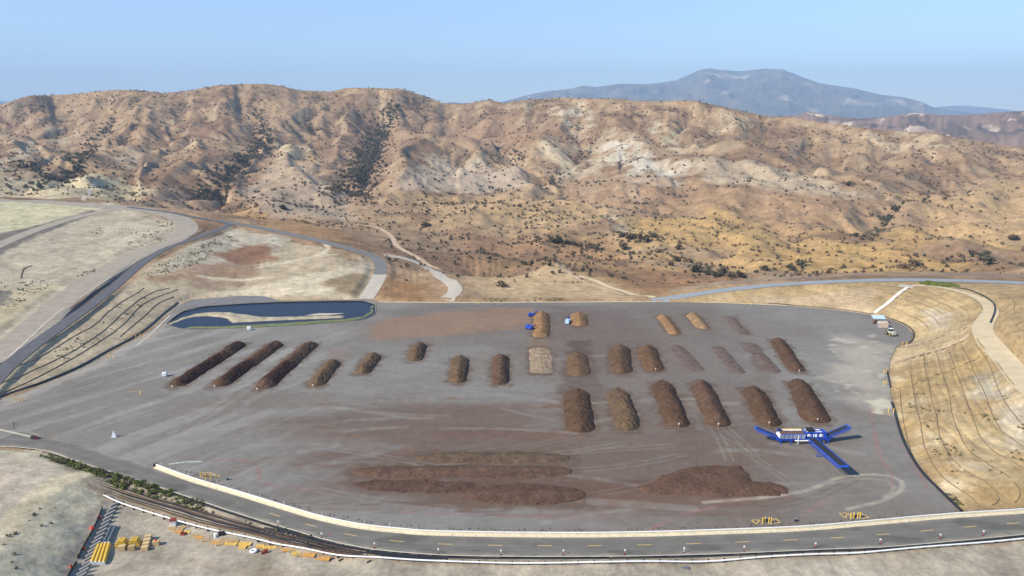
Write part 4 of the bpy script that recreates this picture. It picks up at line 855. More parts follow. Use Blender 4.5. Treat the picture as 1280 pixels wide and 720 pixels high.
def mound(pts, h, col, label, seed):
    w = [gp(*p)[:2] for p in pts]; xs = [p[0] for p in w]; ys = [p[1] for p in w]; cx_, cy_ = np.mean(xs), np.mean(ys)
    gx_ = np.arange(min(xs) - 2, max(xs) + 2, .4); gy_ = np.arange(min(ys) - 2, max(ys) + 2, .4); x, y = np.meshgrid(gx_, gy_)
    d = sd_poly(x, y, w, 1e6) + .8 * fbm(x / 4, y / 4, 3, seed)
    z = h * (1 - np.exp(-np.clip(d, 0, 99) / 2.2)) * (1 + .25 * pnoise(x / 9, y / 9, seed)) + .12 * fbm(x / 1.2, y / 1.2, 3, seed) * (d > .3) - .08 * (d < .05)
    kf = (d[:-1, :-1] > -.6) & (d[1:, 1:] > -.6); nx = len(gx_); ii = (np.arange(len(gy_) - 1)[:, None] * nx + np.arange(nx - 1)[None, :])[kf]
    cc = np.zeros(x.shape + (3,)); cc[:] = col; cc *= (1 + .15 * fbm(x / 6, y / 6, 3, seed + 2))[..., None]
    o = link('compost_heap', mesh_np('compost_heap', np.stack([x - cx_, y - cy_, z], -1).reshape(-1, 3), np.stack([ii, ii + 1, ii + nx + 1, ii + nx], -1), True, cc.reshape(-1, 3)), M_comp, None, (cx_, cy_, 0))
    tag(o, label, 'compost pile', GPIL)
mound([(796, 610), (836, 592), (850, 586), (870, 583), (900, 581.5), (925, 583), (936, 592), (940, 602), (965, 603), (982, 609), (987, 615), (975, 620), (925, 622.5), (880, 621), (850, 618), (810, 618)], 1.0, (.11, .065, .043), 'wide flat brown compost heap with an irregular outline in front of the blue screening machine', 41)
mound([(437, 605), (470, 600), (540, 600), (596, 603), (594, 616), (540, 617), (460, 613)], .45, (.095, .057, .04), 'thin nearly cleared layer of brown compost left of the broad flat windrow', 42)

# ------------------------------------------------------------------ plain materials for made things
M_blue = basic('blue_paint', (.014, .065, .42), .42, .18, .9, spec=.5); M_navy = basic('dark_blue_paint', (.012, .03, .16), .5, .2, .9); M_white = basic('white_paint', (.78, .78, .76), .5, .08, 1.5)
M_rubber = basic('black_rubber', (.022, .022, .024), .85, .2, 2); M_steel = basic('grey_steel', (.32, .33, .34), .5, .15, 1.5, metal=.4); M_yel = basic('yellow_paint', (.66, .42, .055), .55, .14, 2)
M_brownload = basic('chip_load', (.12, .07, .042), 1, .3, 3, bump=.1); M_red = basic('red_plastic', (.55, .06, .035), .6, .15, 3); M_wood = basic('pale_wood', (.52, .38, .20), .85, .22, 2.2, island=.2)
M_wood2 = basic('weathered_wood', (.40, .28, .14), .9, .25, 2.2, island=.2); M_ywood = basic('yellow_panel', (.66, .42, .10), .75, .2, 2, island=.12); M_owood = basic('orange_panel', (.58, .30, .08), .8, .2, 2, island=.12)
M_cream = basic('cream_concrete', (.58, .50, .35), .85, .16, .8); M_wconc = basic('white_concrete', (.76, .75, .72), .7, .08, .9); M_gconc = basic('grey_concrete', (.25, .24, .225), .9, .15, 1.5)
M_glass = basic('dark_glass', (.02, .03, .035), .1, .1, 1, spec=.8); M_beige = basic('beige_panels', (.60, .48, .38), .7, .1, .8); M_pblue = basic('pale_blue_sheet', (.42, .56, .74), .5, .1, .8); M_sage = basic('sage_paint', (.45, .46, .38), .6, .15, 1)

# ------------------------------------------------------------------ screening machine
def conveyor(root, name, a, b, w, depth=.7, legs=(), mat=None):
    """belt conveyor from a to b: side frames, belt, rollers"""
    mat = mat or M_blue; a = Vector(a); b = Vector(b); d = (b - a).normalized(); sd = d.cross(Vector((0, 0, 1))).normalized(); upv = sd.cross(d)
    f = MB()
    for s_ in (-1, 1):
        o = sd * (s_ * w / 2); f.bar(a + o, b + o, .2, .5); f.bar(a + o - upv * depth, b + o - upv * depth * .6, .12, .14)
        n = max(3, int((b - a).length / 1.4))
        for k in range(n):
            p = a + (b - a) * (k / n) + o; q = a + (b - a) * ((k + .5) / n) + o - upv * depth * .85; r_ = a + (b - a) * ((k + 1) / n) + o
            f.bar(p, q, .07); f.bar(q, r_, .07)
    o = f.build(name, mat, root)
    bl = MB(); bl.bar(a + upv * .08, b + upv * .08, w - .25, .1); bl.build('belt', M_rubber, o)
    dr = MB(); dr.tube([b - sd * w * .5, b + sd * w * .5], .32, 12); dr.build('drum', mat, o); dr = MB(); dr.tube([a - sd * w * .5, a + sd * w * .5], .28, 12); dr.build('drum', mat, o)
    if legs:
        lg = MB()
        for (t, fx) in legs:
            p = a + (b - a) * t
            for s_ in (-1, 1): lg.bar(p + sd * (s_ * w / 2) - upv * .3, Vector((p.x, p.y, 0)) + sd * (s_ * w / 2) + Vector((fx, 0, .1)), .14)
            lg.bar(Vector((p.x, p.y, .35)) - sd * w * .6 + Vector((fx, 0, 0)), Vector((p.x, p.y, .35)) + sd * w * .6 + Vector((fx, 0, 0)), .16)
        lg.build('leg', mat, o)
    return o
mc = gp(1002, 552, 0); a0 = gp(970, 551, 0); a1 = gp(1036, 551, 0)
ms = empty('screening_machine', mc, R(1)); tag(ms, 'blue and white screening machine with two raised side arms and a long front conveyor', 'screening machine')
Lb = (a1[0] - a0[0]); hb = Lb / 2
m = MB(); m.box((0, -1.1, 1.2), (Lb, .3, .55)); m.box((0, 1.1, 1.2), (Lb, .3, .55))
for k in range(9): m.box((-hb + .4 + k * (Lb - .8) / 8, 0, 1.2), (.22, 2.2, .3))
m.build('chassis', M_blue, ms)
for x0 in (hb - 3.4, hb - 2.0, hb - 4.8):
    for sy in (-1, 1):
        m = MB(); m.tube([(x0, sy * 1.35 - .22, .62), (x0, sy * 1.35 + .22, .62)], .62, 18); wh = m.build('wheel', M_rubber, ms)
        m = MB(); m.tube([(x0, sy * 1.35 - .24, .62), (x0, sy * 1.35 + .24, .62)], .3, 12); m.build('rim', M_steel, wh)
for x0 in (-hb + 1.2, -hb + 4.5, hb - .6):
    for sy in (-1, 1): m = MB(); m.box((x0, sy * 1.5, .6), (.22, .22, 1.2)); m.box((x0, sy * 1.5, .05), (.7, .7, .1)); m.build('jack_leg', M_blue, ms)
hx0, hx1 = -hb + .8, .4
m = MB()
for sy in (-1, 1):
    m.prism([(hx0, 1.6), (hx1, 1.6), (hx1, 2.0), (hx0, 2.0)], sy * 1.3 - .05, sy * 1.3 + .05)
    m.add([(hx0, sy * 1.3, 2.0), (hx1, sy * 1.3, 2.0), (hx1, sy * 2.1, 3.4), (hx0, sy * 2.1, 3.4), (hx0, sy * 1.38, 2.0), (hx1, sy * 1.38, 2.0), (hx1, sy * 2.18, 3.4), (hx0, sy * 2.18, 3.4)], [(0, 1, 2, 3), (7, 6, 5, 4), (0, 4, 5, 1), (2, 6, 7, 3), (1, 5, 6, 2), (0, 3, 7, 4)])
m.box((hx0, 0, 2.6), (.1, 3.4, 1.5)); m.build('hopper', M_white, ms)
m = MB(); m.box(((hx0 + hx1) / 2, 2.15, 3.46), (hx1 - hx0 + .2, .28, .16)); m.build('hopper_rim', M_yel, ms)
m = MB(); m.box(((hx0 + hx1) / 2, -2.15, 3.46), (hx1 - hx0 + .2, .2, .14)); 
for k in range(7): x_ = hx0 + k * (hx1 - hx0) / 6; m.bar((x_, -1.35, 1.5), (x_, -2.2, 3.4), .14)
m.build('hopper_frame', M_blue, ms)
m = MB(); nn_ = 14; vs = []; fs = []
for i in range(nn_):
    for j in range(6):
        vs.append((hx0 + .15 + (hx1 - hx0 - .3) * i / (nn_ - 1), -1.7 + 3.4 * j / 5, 3.0 + .35 * math.sin(j / 5 * math.pi) + .15 * random.random()))
fs = [(i * 6 + j, i * 6 + j + 1, (i + 1) * 6 + j + 1, (i + 1) * 6 + j) for i in range(nn_ - 1) for j in range(5)]
m.add(vs, fs); m.build('chip_load', M_brownload, ms, smooth_=True)
sx0, sx1 = .7, hb - 1.2
m = MB(); m.box(((sx0 + sx1) / 2, 0, 2.5), (sx1 - sx0, 2.3, 1.7)); 
for k in range(6): x_ = sx0 + .1 + k * (sx1 - sx0 - .2) / 5; m.box((x_, 0, 3.45), (.2, 2.7, .3)); m.box((x_, -1.25, 2.5), (.18, .25, 1.9))
m.box(((sx0 + sx1) / 2, 1.25, 3.6), (sx1 - sx0, .2, .25)); m.box(((sx0 + sx1) / 2, -1.25, 3.6), (sx1 - sx0, .2, .25)); m.build('screen_box', M_blue, ms)
for y_, z_ in ((.85, 3.62), (-.85, 3.62)):
    m = MB(); m.box(((sx0 + sx1) / 2 - .6, y_, z_), (sx1 - sx0 - 1.6, .5, .16)); m.build('side_panel', M_white, ms)
for k in range(3): m = MB(); m.box((sx0 + 1.0 + k * 1.9, -1.28, 2.6), (1.2, .16, .9)); m.build('side_panel', M_white, ms)
m = MB(); m.box((sx0 + 1.6, -.2, 4.1), (2.0, 1.9, .9)); m.tube([(sx0 + 2.3, .3, 4.4), (sx0 + 2.3, .3, 5.2)], .12, 8); m.build('engine_housing', M_rubber, ms)
m = MB(); m.box((-hb + 1.4, 1.2, 3.3), (1.4, 1.0, 1.0)); m.build('control_cabinet', M_navy, ms)
m = MB(); m.box((-2.2, -2.35, 1.9), (.12, .12, 2.6)); m.bar((-2.2, -2.4, 3.1), (-2.2, -2.7, .2), .1); m.box((-.5, -2.3, 1.35), (5.2, .7, .1)); m.build('walkway', M_wconc, ms)
conveyor(ms, 'side_conveyor', (-hb + 1.5, 0, 1.4), (-hb - 6.2, .8, 4.4), 2.0, 1.0)
conveyor(ms, 'side_conveyor', (hb - 2.2, -.4, 1.5), (hb + 6.6, 1.0, 4.6), 2.0, 1.0)
e = Vector(gp(1053, 584, 3.4)) - Vector(mc); st0 = Vector((sx0 + 1.8, -1.2, 1.7))
conveyor(ms, 'front_conveyor', st0, (e.x, e.y, 3.6), 2.7, 1.3, legs=((.42, -.8),), mat=M_blue)

# ------------------------------------------------------------------ three small blue units, shelter, container, loader
def blower(loc, rz, pale, label, k=1.0):
    r_ = empty('belt_loader', loc, rz); tag(r_, label, 'belt loader', 'small blue units beside the orange piles')
    c = M_pblue if pale else M_blue
    m = MB(); m.box((0, 0, 1.1 * k), (3.4 * k, 1.7 * k, 1.5 * k)); m.box((-.9 * k, 0, 2.0 * k), (1.2 * k, 1.5 * k, .4 * k)); m.build('casing', c, r_)
    m = MB(); m.prism([(1.6 * k, .7), (1.6 * k, 1.3), (3.4 * k, 2.9), (3.6 * k, 2.5)], -.5 * k, .5 * k); m.build('chute', M_navy, r_)
    for sx in (-1, 1):
        for sy in (-1, 1): m = MB(); m.tube([(sx * 1.1 * k, sy * .95 * k - .15, .42), (sx * 1.1 * k, sy * .95 * k + .15, .42)], .42, 12); m.build('wheel', M_rubber, r_)
blower(gp(664, 395.5), R(15), False, 'bright blue belt loader at the upper left corner of the orange chip pile', .9)
blower(gp(661.5, 411.5), R(-35), False, 'bright blue belt loader at the lower left side of the orange chip pile', 1.0)
blower(gp(709.5, 404.5), R(75), True, 'pale blue belt loader touching the short orange chip pile', 1.1)
sh = empty('shelter', gp(1096.5, 404.5), R(-8)); tag(sh, 'open shelter with a pale blue sloping roof against the yard edge', 'shelter')
m = MB(); m.add([(-2.6, -1.6, 3.0), (3.4, -1.6, 3.0), (3.4, 2.2, 3.9), (-2.6, 2.2, 3.9), (-2.6, -1.6, 2.9), (3.4, -1.6, 2.9), (3.4, 2.2, 3.8), (-2.6, 2.2, 3.8)], [(0, 1, 2, 3), (7, 6, 5, 4), (0, 4, 5, 1), (1, 5, 6, 2), (2, 6, 7, 3), (3, 7, 4, 0)]); m.build('roof', M_pblue, sh)
for x_, y_, z_ in ((-2.4, -1.4, 2.95), (3.2, -1.4, 2.95), (3.2, 2.0, 3.8), (-2.4, 2.0, 3.8), (.4, -1.4, 2.95)): m = MB(); m.box((x_, y_, z_ / 2), (.14, .14, z_)); m.build('post', M_steel, sh)
m = MB(); m.box((-.6, .9, .7), (2.2, 1.4, 1.4)); m.box((-2.0, -.4, .45), (.9, .9, .9)); m.build('workbench', basic('rust_brown', (.14, .05, .03), .8, .2, 2), sh)
ct = empty('container', gp(1103, 409.5), R(2)); tag(ct, 'beige box container standing beside the open blue roofed shelter', 'container')
m = MB(); m.box((0, 0, 1.5), (4.4, 2.6, 2.6)); 
for k in range(12): m.box((-2.05 + k * .37, -1.32, 1.5), (.14, .05, 2.4))
m.build('body', M_beige, ct); m = MB(); m.box((0, 0, 2.86), (4.5, 2.7, .12)); m.build('roof', M_beige, ct)
m = MB(); m.box((-2.3, 0, 1.4), (.08, 2.3, 2.3)); m.build('door', M_steel, ct)
for sx in (-1, 1): m = MB(); m.box((sx * 1.8, 0, .1), (.3, 2.5, .2)); m.build('skid', M_steel, ct)
ld = empty('wheel_loader', gp(1113, 419), R(100)); tag(ld, 'grey green wheel loader parked with its bucket towards the beige container', 'wheel loader')
m = MB(); m.box((-1.4, 0, 1.5), (2.6, 1.9, 1.2)); m.box((-2.5, 0, 1.2), (.5, 2.1, .9)); m.box((.9, 0, 1.2), (2.0, 1.2, .8)); m.build('body', M_sage, ld)
m = MB(); m.box((.0, 0, 2.6), (1.4, 1.5, 1.3)); cb = m.build('cab', M_glass, ld); m = MB(); m.box((0, 0, 3.32), (1.7, 1.7, .14)); m.build('roof', M_white, cb)
for sx, sy in ((-1.5, 1), (-1.5, -1), (1.5, 1), (1.5, -1)):
    m = MB(); m.tube([(sx, sy * 1.15 - .3, .8), (sx, sy * 1.15 + .3, .8)], .8, 18); wh = m.build('wheel', M_rubber, ld); m = MB(); m.tube([(sx, sy * 1.15 - .32, .8), (sx, sy * 1.15 + .32, .8)], .38, 12); m.build('rim', M_yel, wh)
for sy in (-1, 1): m = MB(); m.bar((.8, sy * .5, 1.7), (3.0, sy * .5, .8), .22, .3); m.build('lift_arm', M_sage, ld)
m = MB(); m.prism([(3.0, .2), (4.2, .15), (4.1, .3), (3.2, .45), (3.1, 1.2), (2.95, 1.2)], -1.4, 1.4); m.build('bucket', M_steel, ld)
# ------------------------------------------------------------------ lone white things on the yard
def tank(px, py, label):
    r_ = empty('storage_tank', gp(px, py), R(12)); tag(r_, label, 'tank')
    bm = bmesh.new(); bmesh.ops.create_cube(bm, size=1); bmesh.ops.scale(bm, vec=(1.8, 1.8, 1.6), verts=bm.verts); bmesh.ops.translate(bm, vec=(0, 0, 1.0), verts=bm.verts); bmesh.ops.bevel(bm, geom=bm.edges[:], offset=.22, segments=3, affect='EDGES')
    me = bpy.data.meshes.new('tank_body'); bm.to_mesh(me); bm.free(); link('tank_body', me, M_white, r_)
    m = MB(); m.tube([(0, 0, 1.78), (0, 0, 1.95)], .3, 12); m.build('lid', M_steel, r_); m = MB(); m.box((0, 0, .1), (2.0, 2.0, .2)); m.build('pallet_base', M_steel, r_)
tank(206, 470.5, 'white square tank standing alone left of the long dark windrows')
tank(311.5, 412.5, 'small white tank standing on the yard just below the pond')
cn = empty('tent_marker', gp(142.5, 546), R(20)); tag(cn, 'white pointed tent shaped marker alone on the grey yard near the left road', 'marker')
m = MB(); m.add([(-.75, -.7, 0), (.75, -.7, 0), (.75, .7, 0), (-.75, .7, 0), (0, 0, 2.2)], [(0, 1, 4), (1, 2, 4), (2, 3, 4), (3, 0, 4), (3, 2, 1, 0)]); m.build('cover', M_white, cn); m = MB(); m.tube([(0, 0, 2.1), (0, 0, 2.6)], .06, 6); m.build('tip', M_steel, cn)
def stake(px, py, label, zz=1.0):
    p = gp(px, py, zz); r_ = empty('stake_sign', (p[0], p[1], 0), 0); tag(r_, label, 'sign', 'white stakes at the windrow ends')
    m = MB(); m.box((0, 0, (zz + .2) / 2), (.07, .07, zz + .2)); m.build('stake', M_wood, r_); m = MB(); m.box((0, -.06, zz + .15), (.42, .05, .42)); m.build('panel', M_white, r_)
for px, py, wh in [(215, 483, 'far left dark windrow'), (268, 482.5, 'second long windrow from the left'), (321, 486, 'third long windrow from the left'), (391, 481.5, 'short greyish pile'), (819.5, 461, 'dark pile beside the remnants'),
    (999, 463.5, 'ragged windrow nearest the loader'), (787, 527, 'second windrow of the front row'), (848.5, 530, 'third windrow of the front row'), (898, 530, 'fourth windrow of the front row'), (961.5, 528.5, 'windrow above the machine left arm'), (1022, 524, 'windrow above the machine right arm')]:
    stake(px, py, 'small white sign at the foot of the ' + wh, 1.3)

# ------------------------------------------------------------------ yellow bollards round the valve boxes
def bollard_mesh(h=1.6):
    m = MB(); m.tube([(0, 0, 0), (0, 0, h)], .15, 10); m.cone((0, 0, h), .15, .03, .12, 10); return m.mesh('post')
bme = bollard_mesh(); bme.materials.append(M_yel); bcol = MB(); bcol.cone((0, 0, 0), .26, .2, .12, 10); bcm = bcol.mesh('collar'); bcm.materials.append(M_conc)
def bollards(px, label, group='yellow bollards round the yard edge'):
    for p in px:
        r_ = empty('bollard', gp(*p), 0); tag(r_, label, 'bollard', group); link('post', bme, None, r_); link('collar', bcm, None, r_)
bollards([(257.5, 598.5), (263.5, 598.5), (251, 595.5)], 'yellow bollard beside the upper barrier at the left painted yellow square')
bollards([(953, 654.5), (956, 653.5), (961, 654), (964, 654.5)], 'yellow bollard by the barrier between the flat heap and the road')
bollards([(1063.5, 648.5), (1067, 648), (1072, 647.5), (1075, 647.5)], 'yellow bollard in the double triangle of yellow paint near the lower right corner')
bollards([(170, 423), (175, 421)], 'yellow bollard at the left yard edge close to the pond')
bollards([(134, 449), (138, 447)], 'yellow bollard at the left yard edge halfway down the black liner')
bollards([(20, 502), (24, 502), (28, 501)], 'yellow bollard at the left yard edge close to the picture border')
bollards([(1105, 467), (1108, 466)], 'yellow bollard at the right yard edge where the access track meets the yard')
bollards([(1104.5, 481), (1107.5, 481)], 'yellow bollard at the right yard edge above the pale dust fan')
bollards([(1110.5, 516), (1117, 516)], 'yellow bollard at the right yard edge below the pale dust fan')
bollards([(1128, 431.5), (1133, 431)], 'yellow bollard near the rounded upper right end of the yard')
bollards([(932, 381), (939, 381)], 'yellow bollard at the far edge of the yard below the upper road')
bollards([(596, 379.5), (599, 379.5)], 'pale bollard at the far edge of the yard below the bare channel')
mb = MB()
def pl(a, b, w=.16):
    a = Vector(gp(*a, .03)); b = Vector(gp(*b, .03)); d = (b - a).normalized(); n_ = Vector((-d.y, d.x, 0)) * w / 2
    mb.add([a - n_, b - n_, b + n_, a + n_], [(0, 1, 2, 3)])
for loop in [[(1049, 641.5), (1059, 641), (1057, 648), (1049, 641.5)], [(1075, 641), (1087, 647), (1076, 648), (1075, 641)], [(1059, 641), (1066, 648), (1076, 641)], [(939, 650), (950, 650), (945, 655), (939, 650)], [(966, 650), (970, 648), (975, 653), (966, 654)],
    [(250, 591), (262, 591), (275, 595), (268, 598), (250, 596)], [(252, 594), (276, 594)], [(166, 420), (180, 418), (180, 423), (167, 425)], [(132, 446), (141, 444), (142, 448), (133, 450)], [(16, 498), (33, 495)], [(1100, 513), (1112, 516), (1112, 519), (1102, 517)],
    [(240, 450), (220, 455)], [(160, 490), (176, 488), (174, 493)]]:
    for a_, b_ in zip(loop[:-1], loop[1:]): pl(a_, b_, .28)
tag(mb.build('pavement_markings', M_stripe), kind='structure')
for px, py, lb in [(257, 596, 'dark valve box between yellow bollards at the upper barrier'), (958.5, 651, 'dark valve box between bollards below the flat compost heap'), (1069.5, 646, 'dark valve box between the bollards in the painted triangles'), (994.5, 651.5, 'small dark post box standing alone by the barrier'), (284.5, 600, 'small dark pipe stub right of the left painted square')]:
    r_ = empty('valve_box', gp(px, py)); tag(r_, lb, 'valve box'); m = MB(); m.box((0, 0, .35), (.5, .5, .7)); m.build('box', M_rubber, r_); m = MB(); m.box((0, 0, .73), (.6, .6, .06)); m.tube([(0, 0, .7), (0, 0, 1.0)], .08, 8); m.build('lid', M_steel, r_)

# ------------------------------------------------------------------ barriers and guardrail along the road
UB = [(195, 583.5), (240, 600), (300, 618), (362, 637), (400, 648), (450, 658.5), (500, 664), (540, 667), (640, 669), (740, 669.3), (820, 668), (900, 665.5), (1000, 661.5), (1080, 655), (1180, 646), (1280, 639.5), (1400, 630)]
LB = [(130, 621), (175, 635.5), (225, 650.5), (275, 663.5), (320, 672.5), (350, 680.5), (400, 690.5), (450, 698.5), (500, 703.5), (560, 706.5), (640, 707.8), (740, 708), (860, 706), (950, 702), (1020, 698), (1080, 695), (1180, 687), (1280, 678), (1400, 668)]
def sweep(c, prof, closed=True):
    c = np.array(c); t = np.gradient(c[:, :2], axis=0); t /= np.hypot(t[:, 0], t[:, 1])[:, None]; nr = np.stack([-t[:, 1], t[:, 0]], 1); m = MB(); n = len(prof); vs = []
    for i in range(len(c)):
        for (o, z_) in prof: vs.append((c[i, 0] + nr[i, 0] * o, c[i, 1] + nr[i, 1] * o, c[i, 2] + z_))
    fs = [(i * n + k, i * n + (k + 1) % n, (i + 1) * n + (k + 1) % n, (i + 1) * n + k) for i in range(len(c) - 1) for k in range(n)] + [tuple(range(n))[::-1], tuple((len(c) - 1) * n + k for k in range(n))]
    return m.add(vs, fs)
ubc = line_g(UB, 1.5); ub = empty('barrier_wall', ubc[0]); tag(ub, 'long low concrete barrier with white top curving along the far side of the main road', 'barrier'); off_ = ubc - ubc[0]
o = sweep(off_, [(-.32, 0), (-.30, .12), (-.14, .35), (-.10, .86), (.10, .86), (.14, .35), (.30, .12), (.32, 0)]).build('wall', M_cream, ub)
sweep(off_, [(-.13, .78), (-.13, .92), (.13, .92), (.13, .78)]).build('coping', M_wconc, ub)
sweep(off_ + np.array([0, 0, .002]), [(-.95, 0), (-.9, .10), (-.33, .16), (-.33, 0)]).build('footing', M_cream, ub)
m = MB()
for i in range(2, len(off_) - 1, 2):
    t = off_[i + 1] - off_[i]; a_ = math.atan2(t[1], t[0]); nn_ = Vector((-math.sin(a_), math.cos(a_), 0)); m.box(Vector(off_[i]) - nn_ * .6 + Vector((0, 0, .15)), (.3, .16, .05), a_)
m.build('drain_slots', M_gconc, ub)
for i, px in enumerate([212, 235, 271, 311, 354, 402, 455, 487, 520, 201]):
    py = np.interp(px, [p[0] for p in UB], [p[1] for p in UB]); r_ = empty('marker_post', gp(px, py - 1.5)); tag(r_, 'slim white marker post standing behind the curved barrier at left', 'marker post', 'white marker posts behind the barrier')
    m = MB(); m.box((0, .5, .8), (.09, .06, 1.6)); m.build('post', M_white, r_); m = MB(); m.box((0, .46, 1.45), (.16, .05, .25)); m.build('reflector', M_steel, r_)
lbc = line_g(LB, 1.9, z=-.7); lbc[:, 2] = [max(hz(p[0], p[1]), -1.6) for p in lbc]
zz = lbc[:, 2]
for _ in range(10): zz[1:-1] = (zz[:-2] + 2 * zz[1:-1] + zz[2:]) / 4
gr_ = empty('guardrail', lbc[0]); tag(gr_, 'long white guardrail on posts between the ditch and the bare ground in front', 'guardrail'); off_ = lbc - lbc[0]
sweep(off_, [(-.10, .52), (-.15, .58), (-.15, .74), (-.08, .82), (.08, .82), (.08, .52)]).build('rail', M_wconc, gr_)
pm = MB(); pm.box((0, .28, .3), (.34, .30, 1.3)); pmm = pm.mesh('post'); pmm.materials.append(M_rubber)
idx = [i for i in range(0, len(off_), 2)][:100]
for i in idx:
    t = off_[min(i + 1, len(off_) - 1)] - off_[max(i - 1, 0)]; o = link('post', pmm, None, gr_, tuple(off_[i])); o.rotation_euler = (0, 0, math.atan2(t[1], t[0]))
def delin(px, py, white=False, label='red and white delineator post on the near edge of the road'):
    r_ = empty('delineator', gp(px, py + 2.2)); tag(r_, label, 'delineator', None if white else 'delineators along the near road edge')
    m = MB(); m.cone((0, 0, 0), .32, .2, .12, 10); m.build('base', M_rubber, r_); m = MB(); m.box((0, 0, .6), (.1, .1, 1.0)); m.build('post', M_white if white else M_red, r_)
    m = MB(); m.box((0, 0, 1.15), (.36, .1, .45)); m.build('panel', M_white, r_)
for px, py in [(348, 655), (402, 670), (468, 682.5), (548, 690), (626, 691.5), (704, 691.5), (781, 691), (930, 686.5), (1019, 682.5), (1100, 677.5), (1175, 671.5), (1229, 667)]: delin(px, py)
delin(855, 688.5, True, 'all white delineator post among the red ones on the near road edge')

# ------------------------------------------------------------------ stored things on the bare ground, lower left
ZG = lambda px, py, z0=-1.3: (lambda p: (p[0], p[1], hz(p[0], p[1])))(tp(px, py))
def beam_between(name, p0, p1, prof, mat, label, cat, group, endmat=None):
    a = Vector(ZG(*p0)); b = Vector(ZG(*p1)); rz = math.atan2(b.y - a.y, b.x - a.x); L = (b - a).length; r_ = empty(name, (a + b) / 2, rz); tag(r_, label, cat, group)
    m = MB(); n = len(prof); vs = [(-L / 2, y_, z_) for y_, z_ in prof] + [(L / 2, y_, z_) for y_, z_ in prof]; m.add(vs, [tuple(range(n)), tuple(range(2 * n - 1, n - 1, -1))] + [(i, i + n, (i + 1) % n + n, (i + 1) % n) for i in range(n)]); m.build('body', mat, r_)
    if endmat:
        for s_ in (-1, 1):
            m = MB(); vs = [(s_ * (L / 2 + .02), y_, z_) for y_, z_ in prof] + [(s_ * (L / 2 + .25), y_ * .9, z_) for y_, z_ in prof]; m.add(vs, [tuple(range(n)), tuple(range(2 * n - 1, n - 1, -1))] + [(i, i + n, (i + 1) % n + n, (i + 1) % n) for i in range(n)]); m.build('end_cap', endmat, r_)
BP = [(-.48, 0), (-.46, .25), (-.22, .8), (.22, .8), (.46, .25), (.48, 0)]
for i, (t0, t1, wd) in enumerate([((123.5, 681), (114.5, 706), 'leftmost'), ((127.6, 681), (119.3, 706), 'second from left'), ((131.6, 681), (124.3, 706), 'third from left'), ((135.8, 681), (129.3, 706), 'rightmost')]):
    beam_between('barrier_section', t0, t1, BP, M_yel, 'long yellow barrier section with white ends, %s of the four side by side' % wd, 'barrier', 'yellow barrier sections stored side by side', M_white)
for t0, t1, wd in [((127, 680), (137, 658.5), 'left'), ((132.3, 680), (142.3, 658.5), 'right')]:
    beam_between('steel_channel', t0, t1, [(-.5, 0), (-.5, .7), (-.38, .7), (-.38, .12), (.5, .12), (.5, 0)], M_steel, 'long grey channel piece, %s one of two lying above the yellow sections' % wd, 'channel', 'grey channel pieces beside the yellow sections')
def rolls(px, py, label):
    p = ZG(px, py); r_ = empty('roll_bundle', p, R(8)); tag(r_, label, 'roll bundle', 'bundles of yellow rolls'); k = 0
    for j, n in enumerate((5, 4, 3)):
        for i in range(n):
            x_ = (i - (n - 1) / 2) * .58; m = MB(); m.tube([(x_, -1.0, .3 + j * .5), (x_, 1.0, .3 + j * .5)], .29, 12); o = m.build('roll', M_yel, r_, smooth_=False)
            m = MB(); m.tube([(x_, -1.02, .3 + j * .5), (x_, 1.02, .3 + j * .5)], .1, 8); m.build('core', M_rubber, o)
rolls(152.5, 681.5, 'bundle of yellow rolls, the left one of two by the yellow barrier sections'); rolls(168.5, 680.5, 'bundle of yellow rolls, the right one of two next to the pale crates')
def crate(px, py, label, s=(1.5, 1.2, 1.1), rz=8, mat=None, cargo=None):
    p = ZG(px, py); r_ = empty('crate', p, R(rz)); tag(r_, label, 'crate', 'pale wooden crates by the yellow rolls'); X_, Y_, Z_ = s; mat = mat or M_wood
    m = MB()
    for k in range(4):
        z_ = .2 + k * (Z_ - .3) / 3.4
        m.box((0, -Y_ / 2, z_), (X_, .05, .2)); m.box((0, Y_ / 2, z_), (X_, .05, .2)); m.box((-X_ / 2, 0, z_), (.05, Y_ - .06, .2)); m.box((X_ / 2, 0, z_), (.05, Y_ - .06, .2))
    m.box((0, 0, Z_ / 2), (X_ - .12, Y_ - .12, Z_ - .2)); m.build('sides', mat, r_)
    m = MB()
    for k in range(5): m.box((0, -Y_ / 2 + Y_ * (k + .5) / 5, Z_), (X_ + .04, Y_ / 5 - .04, .06))
    m.build('lid', mat, r_); m = MB()
    for s_ in (-1, 0, 1): m.box((s_ * X_ * .42, 0, .05), (.1, Y_, .1))
    m.build('skid', M_wood2, r_)
crate(153, 687, 'single pale wooden crate below the left bundle of yellow rolls'); crate(165, 687, 'single tan wooden crate below the right bundle of yellow rolls', mat=M_wood2)
for k, wd in enumerate(('nearest', 'second nearest', 'third', 'farthest')): crate(181.5 + k * 1.4, 687.5 - k * 4.4, 'pale wooden crate, %s of the row of four touching each other' % wd, (1.5, 1.25, 1.0 + .05 * k))
crate(195.5, 681, 'separate wooden crate with a red lump on it, right of the row of four')
p = ZG(195.0, 681); o = MB().cone((0, 0, 0), .35, .15, .35, 8).build('sack', M_red, None, (p[0], p[1], p[2] + 1.14)); tag(o, 'small red sack lying on the separate wooden crate', 'sack')
n = 17
for k in range(n):
    t = k / (n - 1); p = ZG(143 + (101 - 143) * t, 632 + (722 - 632) * t); r_ = empty('concrete_block', p, R(66)); tag(r_, 'grey slanted concrete block in the long even row beside the dirt slope', 'concrete block', 'concrete blocks laid in a row')
    m = MB(); m.prism([(-1.5, 0), (-1.45, .55), (1.45, .6), (1.5, 0)], -.3, .3); m.build('body', M_gconc, r_)
